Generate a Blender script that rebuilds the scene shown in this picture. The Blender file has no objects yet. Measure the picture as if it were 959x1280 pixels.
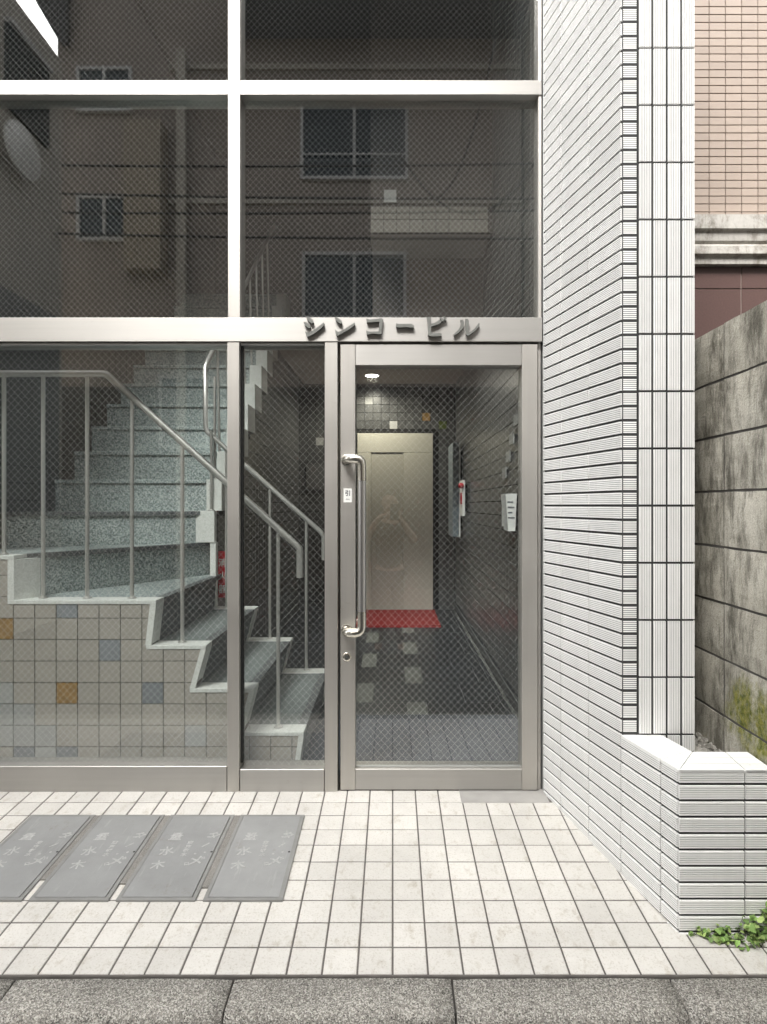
import bpy, bmesh, math, random
from mathutils import Vector, Matrix
R = math.radians
rnd = random.Random(7)
SC = bpy.context.scene
COL = SC.collection

# ------------------------------------------------------------------ camera, light, exposure
CZ = 1.268                      # camera height above the door threshold
F = 762.0                       # focal length in photo pixels (959 wide)
cam_d = bpy.data.cameras.new('camera')
cam_d.sensor_fit = 'HORIZONTAL'; cam_d.sensor_width = 36.0
cam_d.lens = 36.0 * F / 959.0
cam_d.shift_x = -11.5 / 959.0
cam_d.shift_y = -8.0 / 959.0
cam_d.clip_start = 0.01; cam_d.clip_end = 500
cam = bpy.data.objects.new('camera', cam_d); COL.objects.link(cam)
cam.location = (0, 0, CZ); cam.rotation_euler = (R(90), 0, 0)
SC.camera = cam

SUN_EL, SUN_AZ = R(51), R(203)   # azimuth measured clockwise from +Y
w = bpy.data.worlds.new('World'); SC.world = w; w.use_nodes = True
nt = w.node_tree; nt.nodes.clear()
sky = nt.nodes.new('ShaderNodeTexSky'); sky.sky_type = 'NISHITA'; sky.sun_disc = False
sky.sun_elevation = SUN_EL; sky.sun_rotation = SUN_AZ
sky.air_density = 1.0; sky.dust_density = 4.0; sky.ozone_density = 1.0
hs = nt.nodes.new('ShaderNodeHueSaturation'); hs.inputs['Saturation'].default_value = 0.12
bg = nt.nodes.new('ShaderNodeBackground'); bg.inputs['Strength'].default_value = 0.15
wo = nt.nodes.new('ShaderNodeOutputWorld')
nt.links.new(sky.outputs[0], hs.inputs['Color']); nt.links.new(hs.outputs[0], bg.inputs['Color'])
nt.links.new(bg.outputs[0], wo.inputs['Surface'])
sd = bpy.data.lights.new('sun', 'SUN'); sd.energy = 1.5; sd.angle = R(22); sd.color = (1.0, 0.97, 0.93)
sun = bpy.data.objects.new('sun', sd); COL.objects.link(sun)
sdir = Vector((math.sin(SUN_AZ) * math.cos(SUN_EL), math.cos(SUN_AZ) * math.cos(SUN_EL), math.sin(SUN_EL)))
sun.rotation_euler = sdir.to_track_quat('Z', 'Y').to_euler(); sun.location = (0, -3, 12)
SC.view_settings.view_transform = 'Standard'; SC.view_settings.look = 'None'
SC.view_settings.exposure = 1.85; SC.view_settings.gamma = 1.0
SC.cycles.max_bounces = 9; SC.cycles.diffuse_bounces = 4; SC.cycles.glossy_bounces = 4
SC.cycles.transparent_max_bounces = 16; SC.cycles.caustics_reflective = False
SC.cycles.caustics_refractive = False; SC.cycles.use_denoising = True

# ------------------------------------------------------------------ helpers
def PX(x, Y): return (x - 491.0) * Y / F
def PZ(y, Y): return CZ + (632.0 - y) * Y / F
SLOPE = 0.0525
def FZ(Y): return SLOPE * (Y - 2.70)

class MB:
    def __init__(s): s.v = []; s.f = []
    def poly(s, pts):
        b = len(s.v); s.v += [tuple(p) for p in pts]; s.f.append(tuple(range(b, b + len(pts)))); return s
    def hexa(s, c):                       # 8 corners: bottom 4 ccw, top 4 ccw
        b = len(s.v); s.v += [tuple(p) for p in c]
        for q in ((0, 3, 2, 1), (4, 5, 6, 7), (0, 1, 5, 4), (1, 2, 6, 5), (2, 3, 7, 6), (3, 0, 4, 7)):
            s.f.append(tuple(b + i for i in q))
        return s
    def box(s, x0, x1, y0, y1, z0, z1):
        return s.hexa([(x0, y0, z0), (x1, y0, z0), (x1, y1, z0), (x0, y1, z0),
                       (x0, y0, z1), (x1, y0, z1), (x1, y1, z1), (x0, y1, z1)])
    def cbox(s, x0, x1, y0, y1, z0, z1, c=0.002):   # box with a chamfered front (-Y) and long edges
        ring = lambda y, k: [(x0 + k, y, z0 + k), (x1 - k, y, z0 + k), (x1 - k, y, z1 - k), (x0 + k, y, z1 - k)]
        b = len(s.v); s.v += ring(y0, c) + ring(y0 + c, 0) + ring(y1, 0)
        s.f.append((b, b + 1, b + 2, b + 3)); s.f.append((b + 11, b + 10, b + 9, b + 8))
        for o in (0, 4):
            for i in range(4):
                j = (i + 1) % 4
                s.f.append((b + o + j, b + o + i, b + o + 4 + i, b + o + 4 + j))
        return s
    def prism(s, pts, off):               # planar polygon (3-D) extruded by off
        off = Vector(off); n = len(pts); b = len(s.v)
        s.v += [tuple(p) for p in pts] + [tuple(Vector(p) + off) for p in pts]
        s.f.append(tuple(b + i for i in reversed(range(n)))); s.f.append(tuple(b + n + i for i in range(n)))
        for i in range(n):
            j = (i + 1) % n; s.f.append((b + i, b + j, b + n + j, b + n + i))
        return s
    def tube(s, path, r, n=8, caps=True):
        path = [Vector(p) for p in path]; rs = r if isinstance(r, (list, tuple)) else [r] * len(path)
        b = len(s.v); up = None
        for i, p in enumerate(path):
            if i == 0: t = path[1] - p
            elif i == len(path) - 1: t = p - path[i - 1]
            else: t = (path[i + 1] - p).normalized() + (p - path[i - 1]).normalized()
            t.normalize()
            if up is None:
                up = Vector((0, 0, 1)) if abs(t.z) < 0.9 else Vector((0, 1, 0))
            a = t.cross(up).normalized(); c = a.cross(t).normalized(); up = c
            for k in range(n):
                q = 2 * math.pi * k / n
                s.v.append(tuple(p + (a * math.cos(q) + c * math.sin(q)) * rs[i]))
        for i in range(len(path) - 1):
            for k in range(n):
                k2 = (k + 1) % n
                s.f.append((b + i * n + k, b + i * n + k2, b + (i + 1) * n + k2, b + (i + 1) * n + k))
        if caps:
            s.f.append(tuple(b + k for k in range(n))[::-1])
            e = b + (len(path) - 1) * n; s.f.append(tuple(e + k for k in range(n)))
        return s
    def lathe(s, c, axis, prof, n=16):    # prof: (distance along axis, radius)
        ax = Vector(axis).normalized(); c = Vector(c)
        return s.tube([c + ax * d for d, _ in prof], [max(r, 1e-5) for _, r in prof], n)
    def build(s, name, mat, parent=None, smooth=False, share=None):
        xs, ys, zs = zip(*s.v)
        o0 = Vector(((min(xs) + max(xs)) / 2, (min(ys) + max(ys)) / 2, min(zs)))
        me = bpy.data.meshes.new(name)
        me.from_pydata([tuple(Vector(p) - o0) for p in s.v], [], s.f); me.validate(); me.update()
        bm = bmesh.new(); bm.from_mesh(me); bmesh.ops.recalc_face_normals(bm, faces=bm.faces); bm.to_mesh(me); bm.free()
        if smooth:
            for p in me.polygons: p.use_smooth = True
            try: me.set_sharp_from_angle(angle=R(40))
            except Exception: pass
        me.materials.append(mat)
        o = bpy.data.objects.new(name, me); COL.objects.link(o)
        o.location = o0
        if parent is not None: setp(o, parent)
        return o

WL = {}
def setp(o, parent):
    off = WL.get(parent.name, Vector(parent.location))
    WL[o.name] = Vector(o.location)
    o.parent = parent; o.location = Vector(o.location) - off
def thing(name, label, cat, loc=(0, 0, 0), group=None, kind=None):
    o = bpy.data.objects.new(name, None); o.empty_display_size = 0.1; COL.objects.link(o)
    o.location = loc
    return tag(o, label, cat, group, kind)
def tag(o, label=None, cat=None, group=None, kind=None):
    if label: o['label'] = label
    if cat: o['category'] = cat
    if group: o['group'] = group
    if kind: o['kind'] = kind
    return o
def inst(me, name, loc, parent, rot=None, scale=None, mat=None):
    o = bpy.data.objects.new(name, me); COL.objects.link(o); o.location = loc
    if rot is not None: o.rotation_euler = rot
    if scale is not None: o.scale = scale
    if mat is not None:
        o.material_slots[0].link = 'OBJECT'; o.material_slots[0].material = mat
    setp(o, parent)
    return o
def mesh_of(mb, name, mat, smooth=False):
    me = bpy.data.meshes.new(name); me.from_pydata(mb.v, [], mb.f); me.update()
    bm = bmesh.new(); bm.from_mesh(me); bmesh.ops.recalc_face_normals(bm, faces=bm.faces); bm.to_mesh(me); bm.free()
    if smooth:
        for p in me.polygons: p.use_smooth = True
    me.materials.append(mat); return me

# ------------------------------------------------------------------ materials
class NT:
    def __init__(s, name):
        m = bpy.data.materials.new(name); m.use_nodes = True; s.m = m; s.t = m.node_tree
        s.b = s.t.nodes['Principled BSDF']; s.out = s.t.nodes['Material Output']
        s.geo = s.t.nodes.new('ShaderNodeNewGeometry'); s.oi = s.t.nodes.new('ShaderNodeObjectInfo')
    def n(s, typ, **k):
        o = s.t.nodes.new(typ)
        for a, v in k.items(): setattr(o, a, v)
        return o
    def l(s, a, b): s.t.links.new(a, b)
    def pos(s, scale=(1, 1, 1), shift=False):
        mp = s.n('ShaderNodeMapping'); mp.inputs['Scale'].default_value = scale
        if shift:
            ad = s.n('ShaderNodeVectorMath', operation='ADD'); sc = s.n('ShaderNodeVectorMath', operation='SCALE')
            cx = s.n('ShaderNodeCombineXYZ')
            s.l(s.oi.outputs['Random'], cx.inputs[0]); s.l(s.oi.outputs['Random'], cx.inputs[2])
            s.l(cx.outputs[0], sc.inputs[0]); sc.inputs['Scale'].default_value = 13.0
            s.l(s.geo.outputs['Position'], ad.inputs[0]); s.l(sc.outputs[0], ad.inputs[1]); s.l(ad.outputs[0], mp.inputs['Vector'])
        else:
            s.l(s.geo.outputs['Position'], mp.inputs['Vector'])
        return mp.outputs[0]
    def noise(s, sc, det=4, scale=(1, 1, 1), rough=0.55, shift=False):
        o = s.n('ShaderNodeTexNoise'); o.inputs['Scale'].default_value = sc; o.inputs['Detail'].default_value = det
        o.inputs['Roughness'].default_value = rough
        s.l(s.pos(scale, shift), o.inputs['Vector']); return o.outputs['Fac']
    def vor(s, sc, scale=(1, 1, 1), out='Color'):
        o = s.n('ShaderNodeTexVoronoi'); o.inputs['Scale'].default_value = sc
        s.l(s.pos(scale), o.inputs['Vector']); return o.outputs[out]
    def ramp(s, fac, stops):
        o = s.n('ShaderNodeValToRGB'); e = o.color_ramp.elements
        while len(e) < len(stops): e.new(0.5)
        for i, (p, c) in enumerate(stops):
            e[i].position = p; e[i].color = (*c, 1) if isinstance(c, (tuple, list)) else (c, c, c, 1)
        s.l(fac, o.inputs[0]); return o.outputs[0]
    def math(s, op, a, b=None, c=None):
        o = s.n('ShaderNodeMath', operation=op)
        for i, x in enumerate((a, b, c)):
            if x is None: continue
            if isinstance(x, (int, float)): o.inputs[i].default_value = x
            else: s.l(x, o.inputs[i])
        return o.outputs[0]
    def mix(s, fac, a, b, mode='MIX'):
        o = s.n('ShaderNodeMix', data_type='RGBA', blend_type=mode)
        for i, x in ((0, fac), (6, a), (7, b)):
            if isinstance(x, (int, float)): o.inputs[i].default_value = x if i == 0 else (x, x, x, 1)
            elif isinstance(x, tuple): o.inputs[i].default_value = (*x, 1)
            else: s.l(x, o.inputs[i])
        return o.outputs[2]
    def val(s, col, v):                    # multiply a colour by a value socket
        return s.mix(1.0, col, v, 'MULTIPLY')
    def bump(s, h, strength=0.3, dist=0.002):
        o = s.n('ShaderNodeBump'); o.inputs['Strength'].default_value = strength; o.inputs['Distance'].default_value = dist
        s.l(h, o.inputs['Height']); s.l(o.outputs[0], s.b.inputs['Normal'])
    def fin(s, col=None, rough=None, metal=None, spec=None):
        for key, x in (('Base Color', col), ('Roughness', rough), ('Metallic', metal), ('Specular IOR Level', spec)):
            if x is None: continue
            if isinstance(x, tuple): s.b.inputs[key].default_value = (*x, 1)
            elif isinstance(x, (int, float)): s.b.inputs[key].default_value = x
            else: s.l(x, s.b.inputs[key])
        return s.m

def M(name, col, rough=0.5, metal=0.0, var=0.0, noise=None, bump=None, spec=0.5, stretch=(1, 1, 1)):
    t = NT(name); c = col
    if var:
        f = t.math('MULTIPLY_ADD', t.oi.outputs['Random'], var, 1 - var / 2)
        c = t.val(c, f)
    if noise:
        sc, amt = noise
        f = t.math('MULTIPLY_ADD', t.noise(sc, 5, stretch, shift=True), 2 * amt, 1 - amt)
        c = t.val(c, f)
    if bump: t.bump(t.noise(bump[0], 4), bump[1], 0.002)
    return t.fin(c, rough, metal, spec)

def steel(name, tangent, rough=0.32, col=(0.44, 0.428, 0.405), scale=(1, 1, 1)):
    t = NT(name)
    f = t.math('MULTIPLY_ADD', t.noise(6, 6, scale), 0.14, 0.93)
    st = t.ramp(t.noise(34, 7, (0.5, 1, 1), rough=0.8), [(0.60, (1, 1, 1)), (0.78, (0.78, 0.76, 0.72))])
    col = t.mix(0.6, t.val(col, f), st, 'MULTIPLY')
    t.fin(col, t.math('MULTIPLY_ADD', t.noise(3, 3), 0.16, rough - 0.08), 1.0)
    if tangent:
        t.b.inputs['Anisotropic'].default_value = 0.5 if tangent[2] else 0.0
        cx = t.n('ShaderNodeCombineXYZ')
        for i in range(3): cx.inputs[i].default_value = tangent[i]
        t.l(cx.outputs[0], t.b.inputs['Tangent'])
    t.bump(t.noise(40, 3, scale), 0.04, 0.001)
    return t.m
m_steel_h = steel('brushed_steel_horizontal', (0, 0, 1), 0.50, scale=(0.25, 6, 9))
m_steel_v = steel('brushed_steel_vertical', (1, 0, 0), 0.50, (0.56, 0.54, 0.505), scale=(9, 6, 0.25))
m_steel_p = steel('polished_steel', None, 0.22, (0.70, 0.67, 0.60))
m_steel_l = M('letter_bronze_grey', (0.21, 0.215, 0.20), 0.42, 0.5, noise=(40, 0.15))
m_alu = M('aluminium_channel', (0.50, 0.51, 0.50), 0.42, 0.7, noise=(8, 0.1))
m_gasket = M('black_gasket', (0.02, 0.02, 0.02), 0.6)

def glass(name, f0, tint):
    t = NT(name); t.t.nodes.remove(t.b)
    dt = t.n('ShaderNodeVectorMath', operation='DOT_PRODUCT')
    t.l(t.geo.outputs['Incoming'], dt.inputs[0]); t.l(t.geo.outputs['Normal'], dt.inputs[1])
    c = t.math('ABSOLUTE', dt.outputs['Value'])
    p = t.math('POWER', t.math('SUBTRACT', 1.0, c), 5.0)
    fac = t.math('MULTIPLY_ADD', p, 1 - f0, f0)
    tr = t.n('ShaderNodeBsdfTransparent'); tr.inputs[0].default_value = (*tint, 1)
    gl = t.n('ShaderNodeBsdfGlossy'); gl.inputs['Roughness'].default_value = 0.0; gl.inputs['Color'].default_value = (1, 1, 1, 1)
    mx = t.n('ShaderNodeMixShader'); t.l(fac, mx.inputs[0]); t.l(tr.outputs[0], mx.inputs[1]); t.l(gl.outputs[0], mx.inputs[2])
    t.l(mx.outputs[0], t.out.inputs['Surface']); return t.m
m_glass = glass('wired_glass_sheet', 0.085, (0.95, 0.965, 0.96))
m_wire = M('wire_in_glass', (0.70, 0.70, 0.68), 0.5, 0.2)

def ribbed_white(name):
    t = NT(name)
    f = t.math('MULTIPLY_ADD', t.oi.outputs['Random'], 0.11, 0.92)
    d = t.math('MULTIPLY_ADD', t.noise(5, 6, (5, 5, 0.35), rough=0.7), 0.20, 0.90)
    c = t.val(t.val((0.85, 0.85, 0.83), f), d)
    s = t.ramp(t.noise(60, 3), [(0.70, (1, 1, 1)), (0.80, (0.72, 0.70, 0.66))])
    return t.fin(t.mix(1.0, c, s, 'MULTIPLY'), 0.28, 0.0, 0.5)
m_white = ribbed_white('white_glazed_ribbed_tile')
m_joint = M('dark_grey_mortar', (0.04, 0.04, 0.04), 0.9, noise=(30, 0.3))
m_groove = M('dark_tile_groove', (0.40, 0.395, 0.385), 0.6, noise=(14, 0.3))
m_capw = ribbed_white('white_glazed_cap_tile')

def paving():
    t = NT('cream_floor_tile')
    base = t.val((0.55, 0.532, 0.495), t.math('MULTIPLY_ADD', t.oi.outputs['Random'], 0.13, 0.935))
    base = t.val(base, t.math('MULTIPLY_ADD', t.noise(2.6, 6, rough=0.7), 0.5, 0.77))
    sp = t.ramp(t.noise(170, 4, rough=0.7), [(0.34, (0.72, 0.69, 0.64)), (0.46, (1, 1, 1))])
    base = t.mix(0.8, base, sp, 'MULTIPLY')
    st = t.ramp(t.noise(26, 5, (1, 0.6, 1), rough=0.7), [(0.56, (1, 1, 1)), (0.74, (0.66, 0.61, 0.53))])
    base = t.mix(0.8, base, st, 'MULTIPLY')
    t.bump(t.noise(95, 4, rough=0.6), 0.55, 0.0025)
    return t.fin(base, 0.42, 0, 0.4)
m_pave = paving()
m_grout = M('floor_grout', (0.12, 0.11, 0.10), 0.95, noise=(25, 0.45), bump=(120, 0.4))

def aggregate(name, cols, sc=110, rough=0.85, stain=0.25, bump=0.7):
    t = NT(name)
    v = t.n('ShaderNodeTexVoronoi'); v.inputs['Scale'].default_value = sc; t.l(t.pos(), v.inputs['Vector'])
    sep = t.n('ShaderNodeSeparateColor'); t.l(v.outputs['Color'], sep.inputs[0])
    n = len(cols)
    c = t.ramp(sep.outputs[0], [(i / n, cc) for i, cc in enumerate(cols)])
    fine = t.math('MULTIPLY_ADD', t.noise(sc * 3, 3), 0.6, 0.7)
    c = t.val(c, fine)
    c = t.val(c, t.math('MULTIPLY_ADD', t.noise(4, 6, rough=0.7), 2 * stain, 1 - stain))
    t.bump(t.math('ADD', v.outputs['Distance'], t.noise(sc, 3)), bump, 0.003)
    return t.fin(c, rough, 0, 0.3)
m_kerb = aggregate('washed_aggregate_concrete', [(0.09, 0.085, 0.075), (0.24, 0.228, 0.20), (0.37, 0.35, 0.31), (0.19, 0.18, 0.16), (0.55, 0.53, 0.48)], 320, stain=0.32, bump=1.0)
m_road = aggregate('asphalt', [(0.03, 0.03, 0.03), (0.06, 0.06, 0.06), (0.09, 0.09, 0.085)], 120)
m_terr = aggregate('blue_grey_terrazzo', [(0.09, 0.115, 0.115), (0.32, 0.38, 0.37), (0.43, 0.49, 0.475), (0.62, 0.66, 0.64), (0.21, 0.25, 0.245)], 170, 0.5, 0.14, 0.1)
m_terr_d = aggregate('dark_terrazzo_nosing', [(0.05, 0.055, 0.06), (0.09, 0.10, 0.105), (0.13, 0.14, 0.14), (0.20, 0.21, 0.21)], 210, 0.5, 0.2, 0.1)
m_terr_t = aggregate('worn_grey_tread', [(0.13, 0.155, 0.155), (0.21, 0.24, 0.235), (0.26, 0.29, 0.28), (0.32, 0.345, 0.335), (0.17, 0.195, 0.19)], 300, 0.55, 0.22, 0.1)
m_edge = aggregate('white_terrazzo_edging', [(0.62, 0.64, 0.60), (0.74, 0.75, 0.71), (0.78, 0.79, 0.76), (0.68, 0.69, 0.65)], 160, 0.5, 0.08, 0.05)

def block():
    t = NT('weathered_concrete_block')
    c = t.ramp(t.noise(3.2, 6, (1, 1, 0.8), rough=0.7), [(0.30, (0.31, 0.295, 0.25)), (0.50, (0.50, 0.475, 0.405)), (0.70, (0.62, 0.595, 0.52))])
    streak = t.ramp(t.noise(9, 8, (1.0, 1.0, 0.28), rough=0.78), [(0.40, (0.17, 0.165, 0.15)), (0.55, (1, 1, 1))])
    c = t.mix(0.82, c, streak, 'MULTIPLY')
    grit = t.ramp(t.noise(160, 5, rough=0.8), [(0.32, (0.45, 0.44, 0.40)), (0.52, (1, 1, 1))])
    c = t.mix(0.7, c, grit, 'MULTIPLY')
    sep = t.n('ShaderNodeSeparateXYZ'); t.l(t.geo.outputs['Position'], sep.inputs[0])
    z = sep.outputs[2]; y = sep.outputs[1]
    # moss patch low on the wall
    dz = t.math('DIVIDE', t.math('SUBTRACT', z, 0.56), 0.15); dy = t.math('DIVIDE', t.math('SUBTRACT', y, 2.00), 0.22)
    r = t.math('ADD', t.math('MULTIPLY', dz, dz), t.math('MULTIPLY', dy, dy))
    k = t.math('SUBTRACT', t.math('MULTIPLY_ADD', t.noise(14, 6, (1, 1, .6), rough=0.75), 3.6, -0.9), r)
    k = t.math('MULTIPLY', t.ramp(k, [(0.0, 0.0), (0.9, 1.0)]), t.math('MULTIPLY_ADD', t.noise(70, 5, rough=.8), 2.0, -0.05))
    c = t.mix(k, c, t.ramp(t.noise(50, 4), [(0.35, (0.07, 0.085, 0.015)), (0.65, (0.22, 0.21, 0.05))]))
    # top edge grime
    t.bump(t.noise(110, 6, rough=0.75), 0.9, 0.004)
    c = t.val(c, t.math('MULTIPLY_ADD', t.oi.outputs['Random'], 0.2, 0.85))
    return t.fin(c, 0.92, 0, 0.2)
m_block = block()
m_mortar = M('block_wall_mortar', (0.07, 0.065, 0.06), 0.95, noise=(20, 0.4))

def wall_tile(name, col, var=0.12, rough=0.4, nz=(18, 0.12), spec=0.5):
    return M(name, col, rough, 0, var, nz, spec=spec)
m_btile = wall_tile('beige_stair_tile', (0.39, 0.362, 0.32), 0.06)
m_gtile = wall_tile('slate_grey_accent_tile', (0.23, 0.245, 0.26), 0.15)
m_ltile = wall_tile('pale_grey_accent_tile', (0.385, 0.385, 0.37), 0.12)
m_otile = wall_tile('ochre_accent_tile', (0.30, 0.18, 0.06), 0.1, nz=(30, 0.4))
m_dtile = wall_tile('charcoal_lobby_tile', (0.085, 0.086, 0.084), 0.35, 0.28)
m_dtile2 = wall_tile('grey_and_lamplit_lobby_tile', (0.13, 0.13, 0.128), 0.35, 0.3)  # plain grey tile, also stands in for tiles lit by the downlight
m_dgrout = M('dark_wall_grout', (0.015, 0.015, 0.015), 0.9)
m_bgrout = M('stair_tile_grout', (0.17, 0.16, 0.145), 0.9, noise=(30, 0.3))
m_plaster = M('grey_brown_plaster', (0.20, 0.175, 0.155), 0.85, noise=(4, 0.15))
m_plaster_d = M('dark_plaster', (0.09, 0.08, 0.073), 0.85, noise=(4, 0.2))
m_ceil = M('ceiling_board', (0.40, 0.37, 0.33), 0.85, noise=(3, 0.1))
m_slab = wall_tile('black_slate_floor', (0.020, 0.023, 0.026), 0.5, 0.32, (9, 0.3))
m_slabl = wall_tile('light_slate_floor', (0.14, 0.145, 0.13), 0.15, 0.35)
m_mat = aggregate('blue_grey_carpet_mat', [(0.035, 0.04, 0.05), (0.075, 0.085, 0.105), (0.125, 0.138, 0.16), (0.06, 0.067, 0.08)], 190, 0.95, 0.1, 0.4)
m_red = M('red_mat', (0.23, 0.013, 0.011), 0.8, noise=(30, 0.2), bump=(200, 0.5))
m_cream = M('cream_painted_steel', (0.56, 0.54, 0.46), 0.45, 0, 0.0, (2, 0.06))
m_paper = M('white_paper', (0.78, 0.78, 0.75), 0.6)
m_ink = M('dark_ink', (0.06, 0.06, 0.07), 0.6)
m_greyb = M('blue_grey_panel', (0.20, 0.24, 0.26), 0.5, noise=(6, 0.1))
m_redp = M('red_plastic', (0.60, 0.02, 0.03), 0.3)
m_rail = M('handrail_steel', (0.62, 0.61, 0.58), 0.38, 0.75, noise=(12, 0.08))
def lid_mat():
    t = NT('grey_steel_lid')
    c = t.val((0.285, 0.288, 0.284), t.math('MULTIPLY_ADD', t.oi.outputs['Random'], 0.14, 0.93))
    c = t.val(c, t.math('MULTIPLY_ADD', t.noise(5, 6, rough=0.7, shift=True), 0.5, 0.75))
    sc = t.ramp(t.noise(60, 3, (1, 0.12, 1), shift=True), [(0.62, (1, 1, 1)), (0.70, (1.25, 1.25, 1.22))])
    c = t.mix(0.5, c, sc, 'MULTIPLY')
    rust = t.ramp(t.noise(11, 7, rough=0.8, shift=True), [(0.60, (1, 1, 1)), (0.74, (0.72, 0.62, 0.52))])
    c = t.mix(0.7, c, rust, 'MULTIPLY')
    t.bump(t.noise(220, 3), 0.35, 0.0012)
    return t.fin(c, t.math('MULTIPLY_ADD', t.noise(9, 4), 0.3, 0.34), 0.25)
m_lid = lid_mat()
m_lid_rim = M('lid_frame_grey', (0.25, 0.25, 0.24), 0.5, 0.35, 0.0, (14, 0.3))
m_lid_mark = M('worn_lid_lettering', (0.355, 0.355, 0.345), 0.6, noise=(120, 0.5))
m_dirt = aggregate('packed_dirt', [(0.19, 0.18, 0.165), (0.25, 0.24, 0.22), (0.29, 0.28, 0.26), (0.22, 0.21, 0.19)], 420, 0.95, 0.3)

def beige_bld():
    t = NT('peach_glazed_tile')
    c = t.val((0.35, 0.285, 0.238), t.math('MULTIPLY_ADD', t.oi.outputs['Random'], 0.10, 0.95))
    c = t.val(c, t.math('MULTIPLY_ADD', t.noise(30, 4, (0.3, 1, 1)), 0.2, 0.9))
    return t.fin(c, 0.4)
m_peach = beige_bld()
m_pgrout = M('brown_tile_grout', (0.085, 0.06, 0.05), 0.9)
m_brown = M('brown_porcelain_panel', (0.105, 0.062, 0.055), 0.35, 0, 0.06, (90, 0.25))
def ledge():
    t = NT('stained_concrete_ledge')
    c = t.ramp(t.noise(9, 7, (1, 1, 0.8), rough=0.72), [(0.36, (0.22, 0.20, 0.17)), (0.52, (0.44, 0.42, 0.385)), (0.7, (0.50, 0.48, 0.44))])
    s = t.ramp(t.noise(26, 6, (1, 1, 0.3), rough=0.8), [(0.34, (0.55, 0.52, 0.48)), (0.5, (1, 1, 1))])
    t.bump(t.noise(60, 5), 0.3, 0.003)
    return t.fin(t.mix(0.8, c, s, 'MULTIPLY'), 0.8)
m_ledge = ledge()
m_rock = aggregate('garden_gravel', [(0.12, 0.115, 0.10), (0.22, 0.21, 0.185), (0.32, 0.31, 0.28)], 60, 0.9, 0.3)
m_leaf = M('ivy_leaf_green', (0.17, 0.28, 0.075), 0.6, 0, 0.8, (60, 0.2), spec=0.4)
m_leaf2 = M('ivy_leaf_pale_green', (0.27, 0.36, 0.12), 0.6, 0, 0.6, (60, 0.2), spec=0.4)
m_stem = M('ivy_stem', (0.12, 0.14, 0.05), 0.7)

# ------------------------------------------------------------------ ground, road, kerb, paving
g = MB().poly([(-40, -40, -0.20), (40, -40, -0.20), (40, 40, -0.20), (-40, 40, -0.20)]).build('ground', M('bare_ground', (0.12, 0.11, 0.10), 0.95, noise=(3, 0.3)))
tag(g, kind='structure')
road = MB().poly([(-30, -4.6, -0.165), (30, -4.6, -0.165), (30, 1.57, -0.165), (-30, 1.57, -0.165)]).build('road', m_road)
tag(road, kind='structure')

# paving base (grout) as a sloping slab, tiles on top
pav = thing('entrance_paving', None, None, (0, 2.2, FZ(2.2)), kind='structure')
del_z = lambda Y: FZ(Y) - 0.004
def slope_slab(mb, x0, x1, y0, y1, top, th):
    mb.hexa([(x0, y0, FZ(y0) + top - th), (x1, y0, FZ(y0) + top - th), (x1, y1, FZ(y1) + top - th), (x0, y1, FZ(y1) + top - th),
             (x0, y0, FZ(y0) + top), (x1, y0, FZ(y0) + top), (x1, y1, FZ(y1) + top), (x0, y1, FZ(y1) + top)])
    return mb
slope_slab(MB(), -4.0, 1.17, 1.712, 2.90, -0.0025, 0.06).build('grout_bed', m_grout, pav)
p = 0.1; hw = 0.0472
def paving_tile_mesh():
    mb = MB(); c = 0.0015
    b = [(-hw, -hw, -0.006), (hw, -hw, -0.006), (hw, hw, -0.006), (-hw, hw, -0.006)]
    m1 = [(x, y, -c) for x, y, z in b]; t_ = [(x * (1 - c / hw), y * (1 - c / hw), 0) for x, y, z in b]
    mb.v = b + m1 + t_
    for o in (0, 4):
        for i in range(4):
            j = (i + 1) % 4; mb.f.append((o + i, o + j, o + 4 + j, o + 4 + i))
    mb.f.append((8, 9, 10, 11)); return mb
pt_me = mesh_of(paving_tile_mesh(), 'paving_tile', m_pave)
lids = [(-0.625, -0.362), (-0.912, -0.650), (-1.199, -0.937), (-1.486, -1.222)]
rest = MB(); tilt = math.atan(SLOPE)
def wall_x(Y):                       # face of the angled wall at depth Y
    return 0.6726 + (2.70 - Y) * (0.2445 / 0.9697)
for j in range(10):
    Y = 1.715 + 0.05 + j * p
    for i in range(-40, 12):
        X = 0.05 + i * p
        lim = wall_x(Y) if Y > 1.90 else 1.16
        if X - 0.05 > lim: continue
        inlid = 2.02 < Y - 0.03 and Y + 0.03 < 2.50 and any(a < X - 0.045 and X + 0.045 < b for a, b in lids)
        if inlid: continue
        if 2.6 < Y and 0.30 < X: continue
        z = FZ(Y) + rnd.uniform(-0.0006, 0.0006)
        vis = -0.66 * Y - 0.06 < X
        if vis:
            inst(pt_me, 'paving_tile', (X, Y, z), pav, (tilt + rnd.uniform(-.002, .002), rnd.uniform(-.003, .003), rnd.uniform(-.004, .004)))
        else:
            b = len(rest.v); src = paving_tile_mesh()
            rest.v += [(X + a, Y + bb, z + c + SLOPE * bb) for a, bb, c in src.v]; rest.f += [tuple(b + q for q in f) for f in src.f]
o = rest.build('outlying_paving', m_pave, pav); tag(o, kind='stuff')
pl = slope_slab(MB(), 0.295, 0.672, 2.608, 2.72, 0.0015, 0.02).build('threshold_plate', M('worn_cement_plate', (0.36, 0.35, 0.33), 0.5, 0.2, noise=(12, 0.25)), pav)

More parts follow.
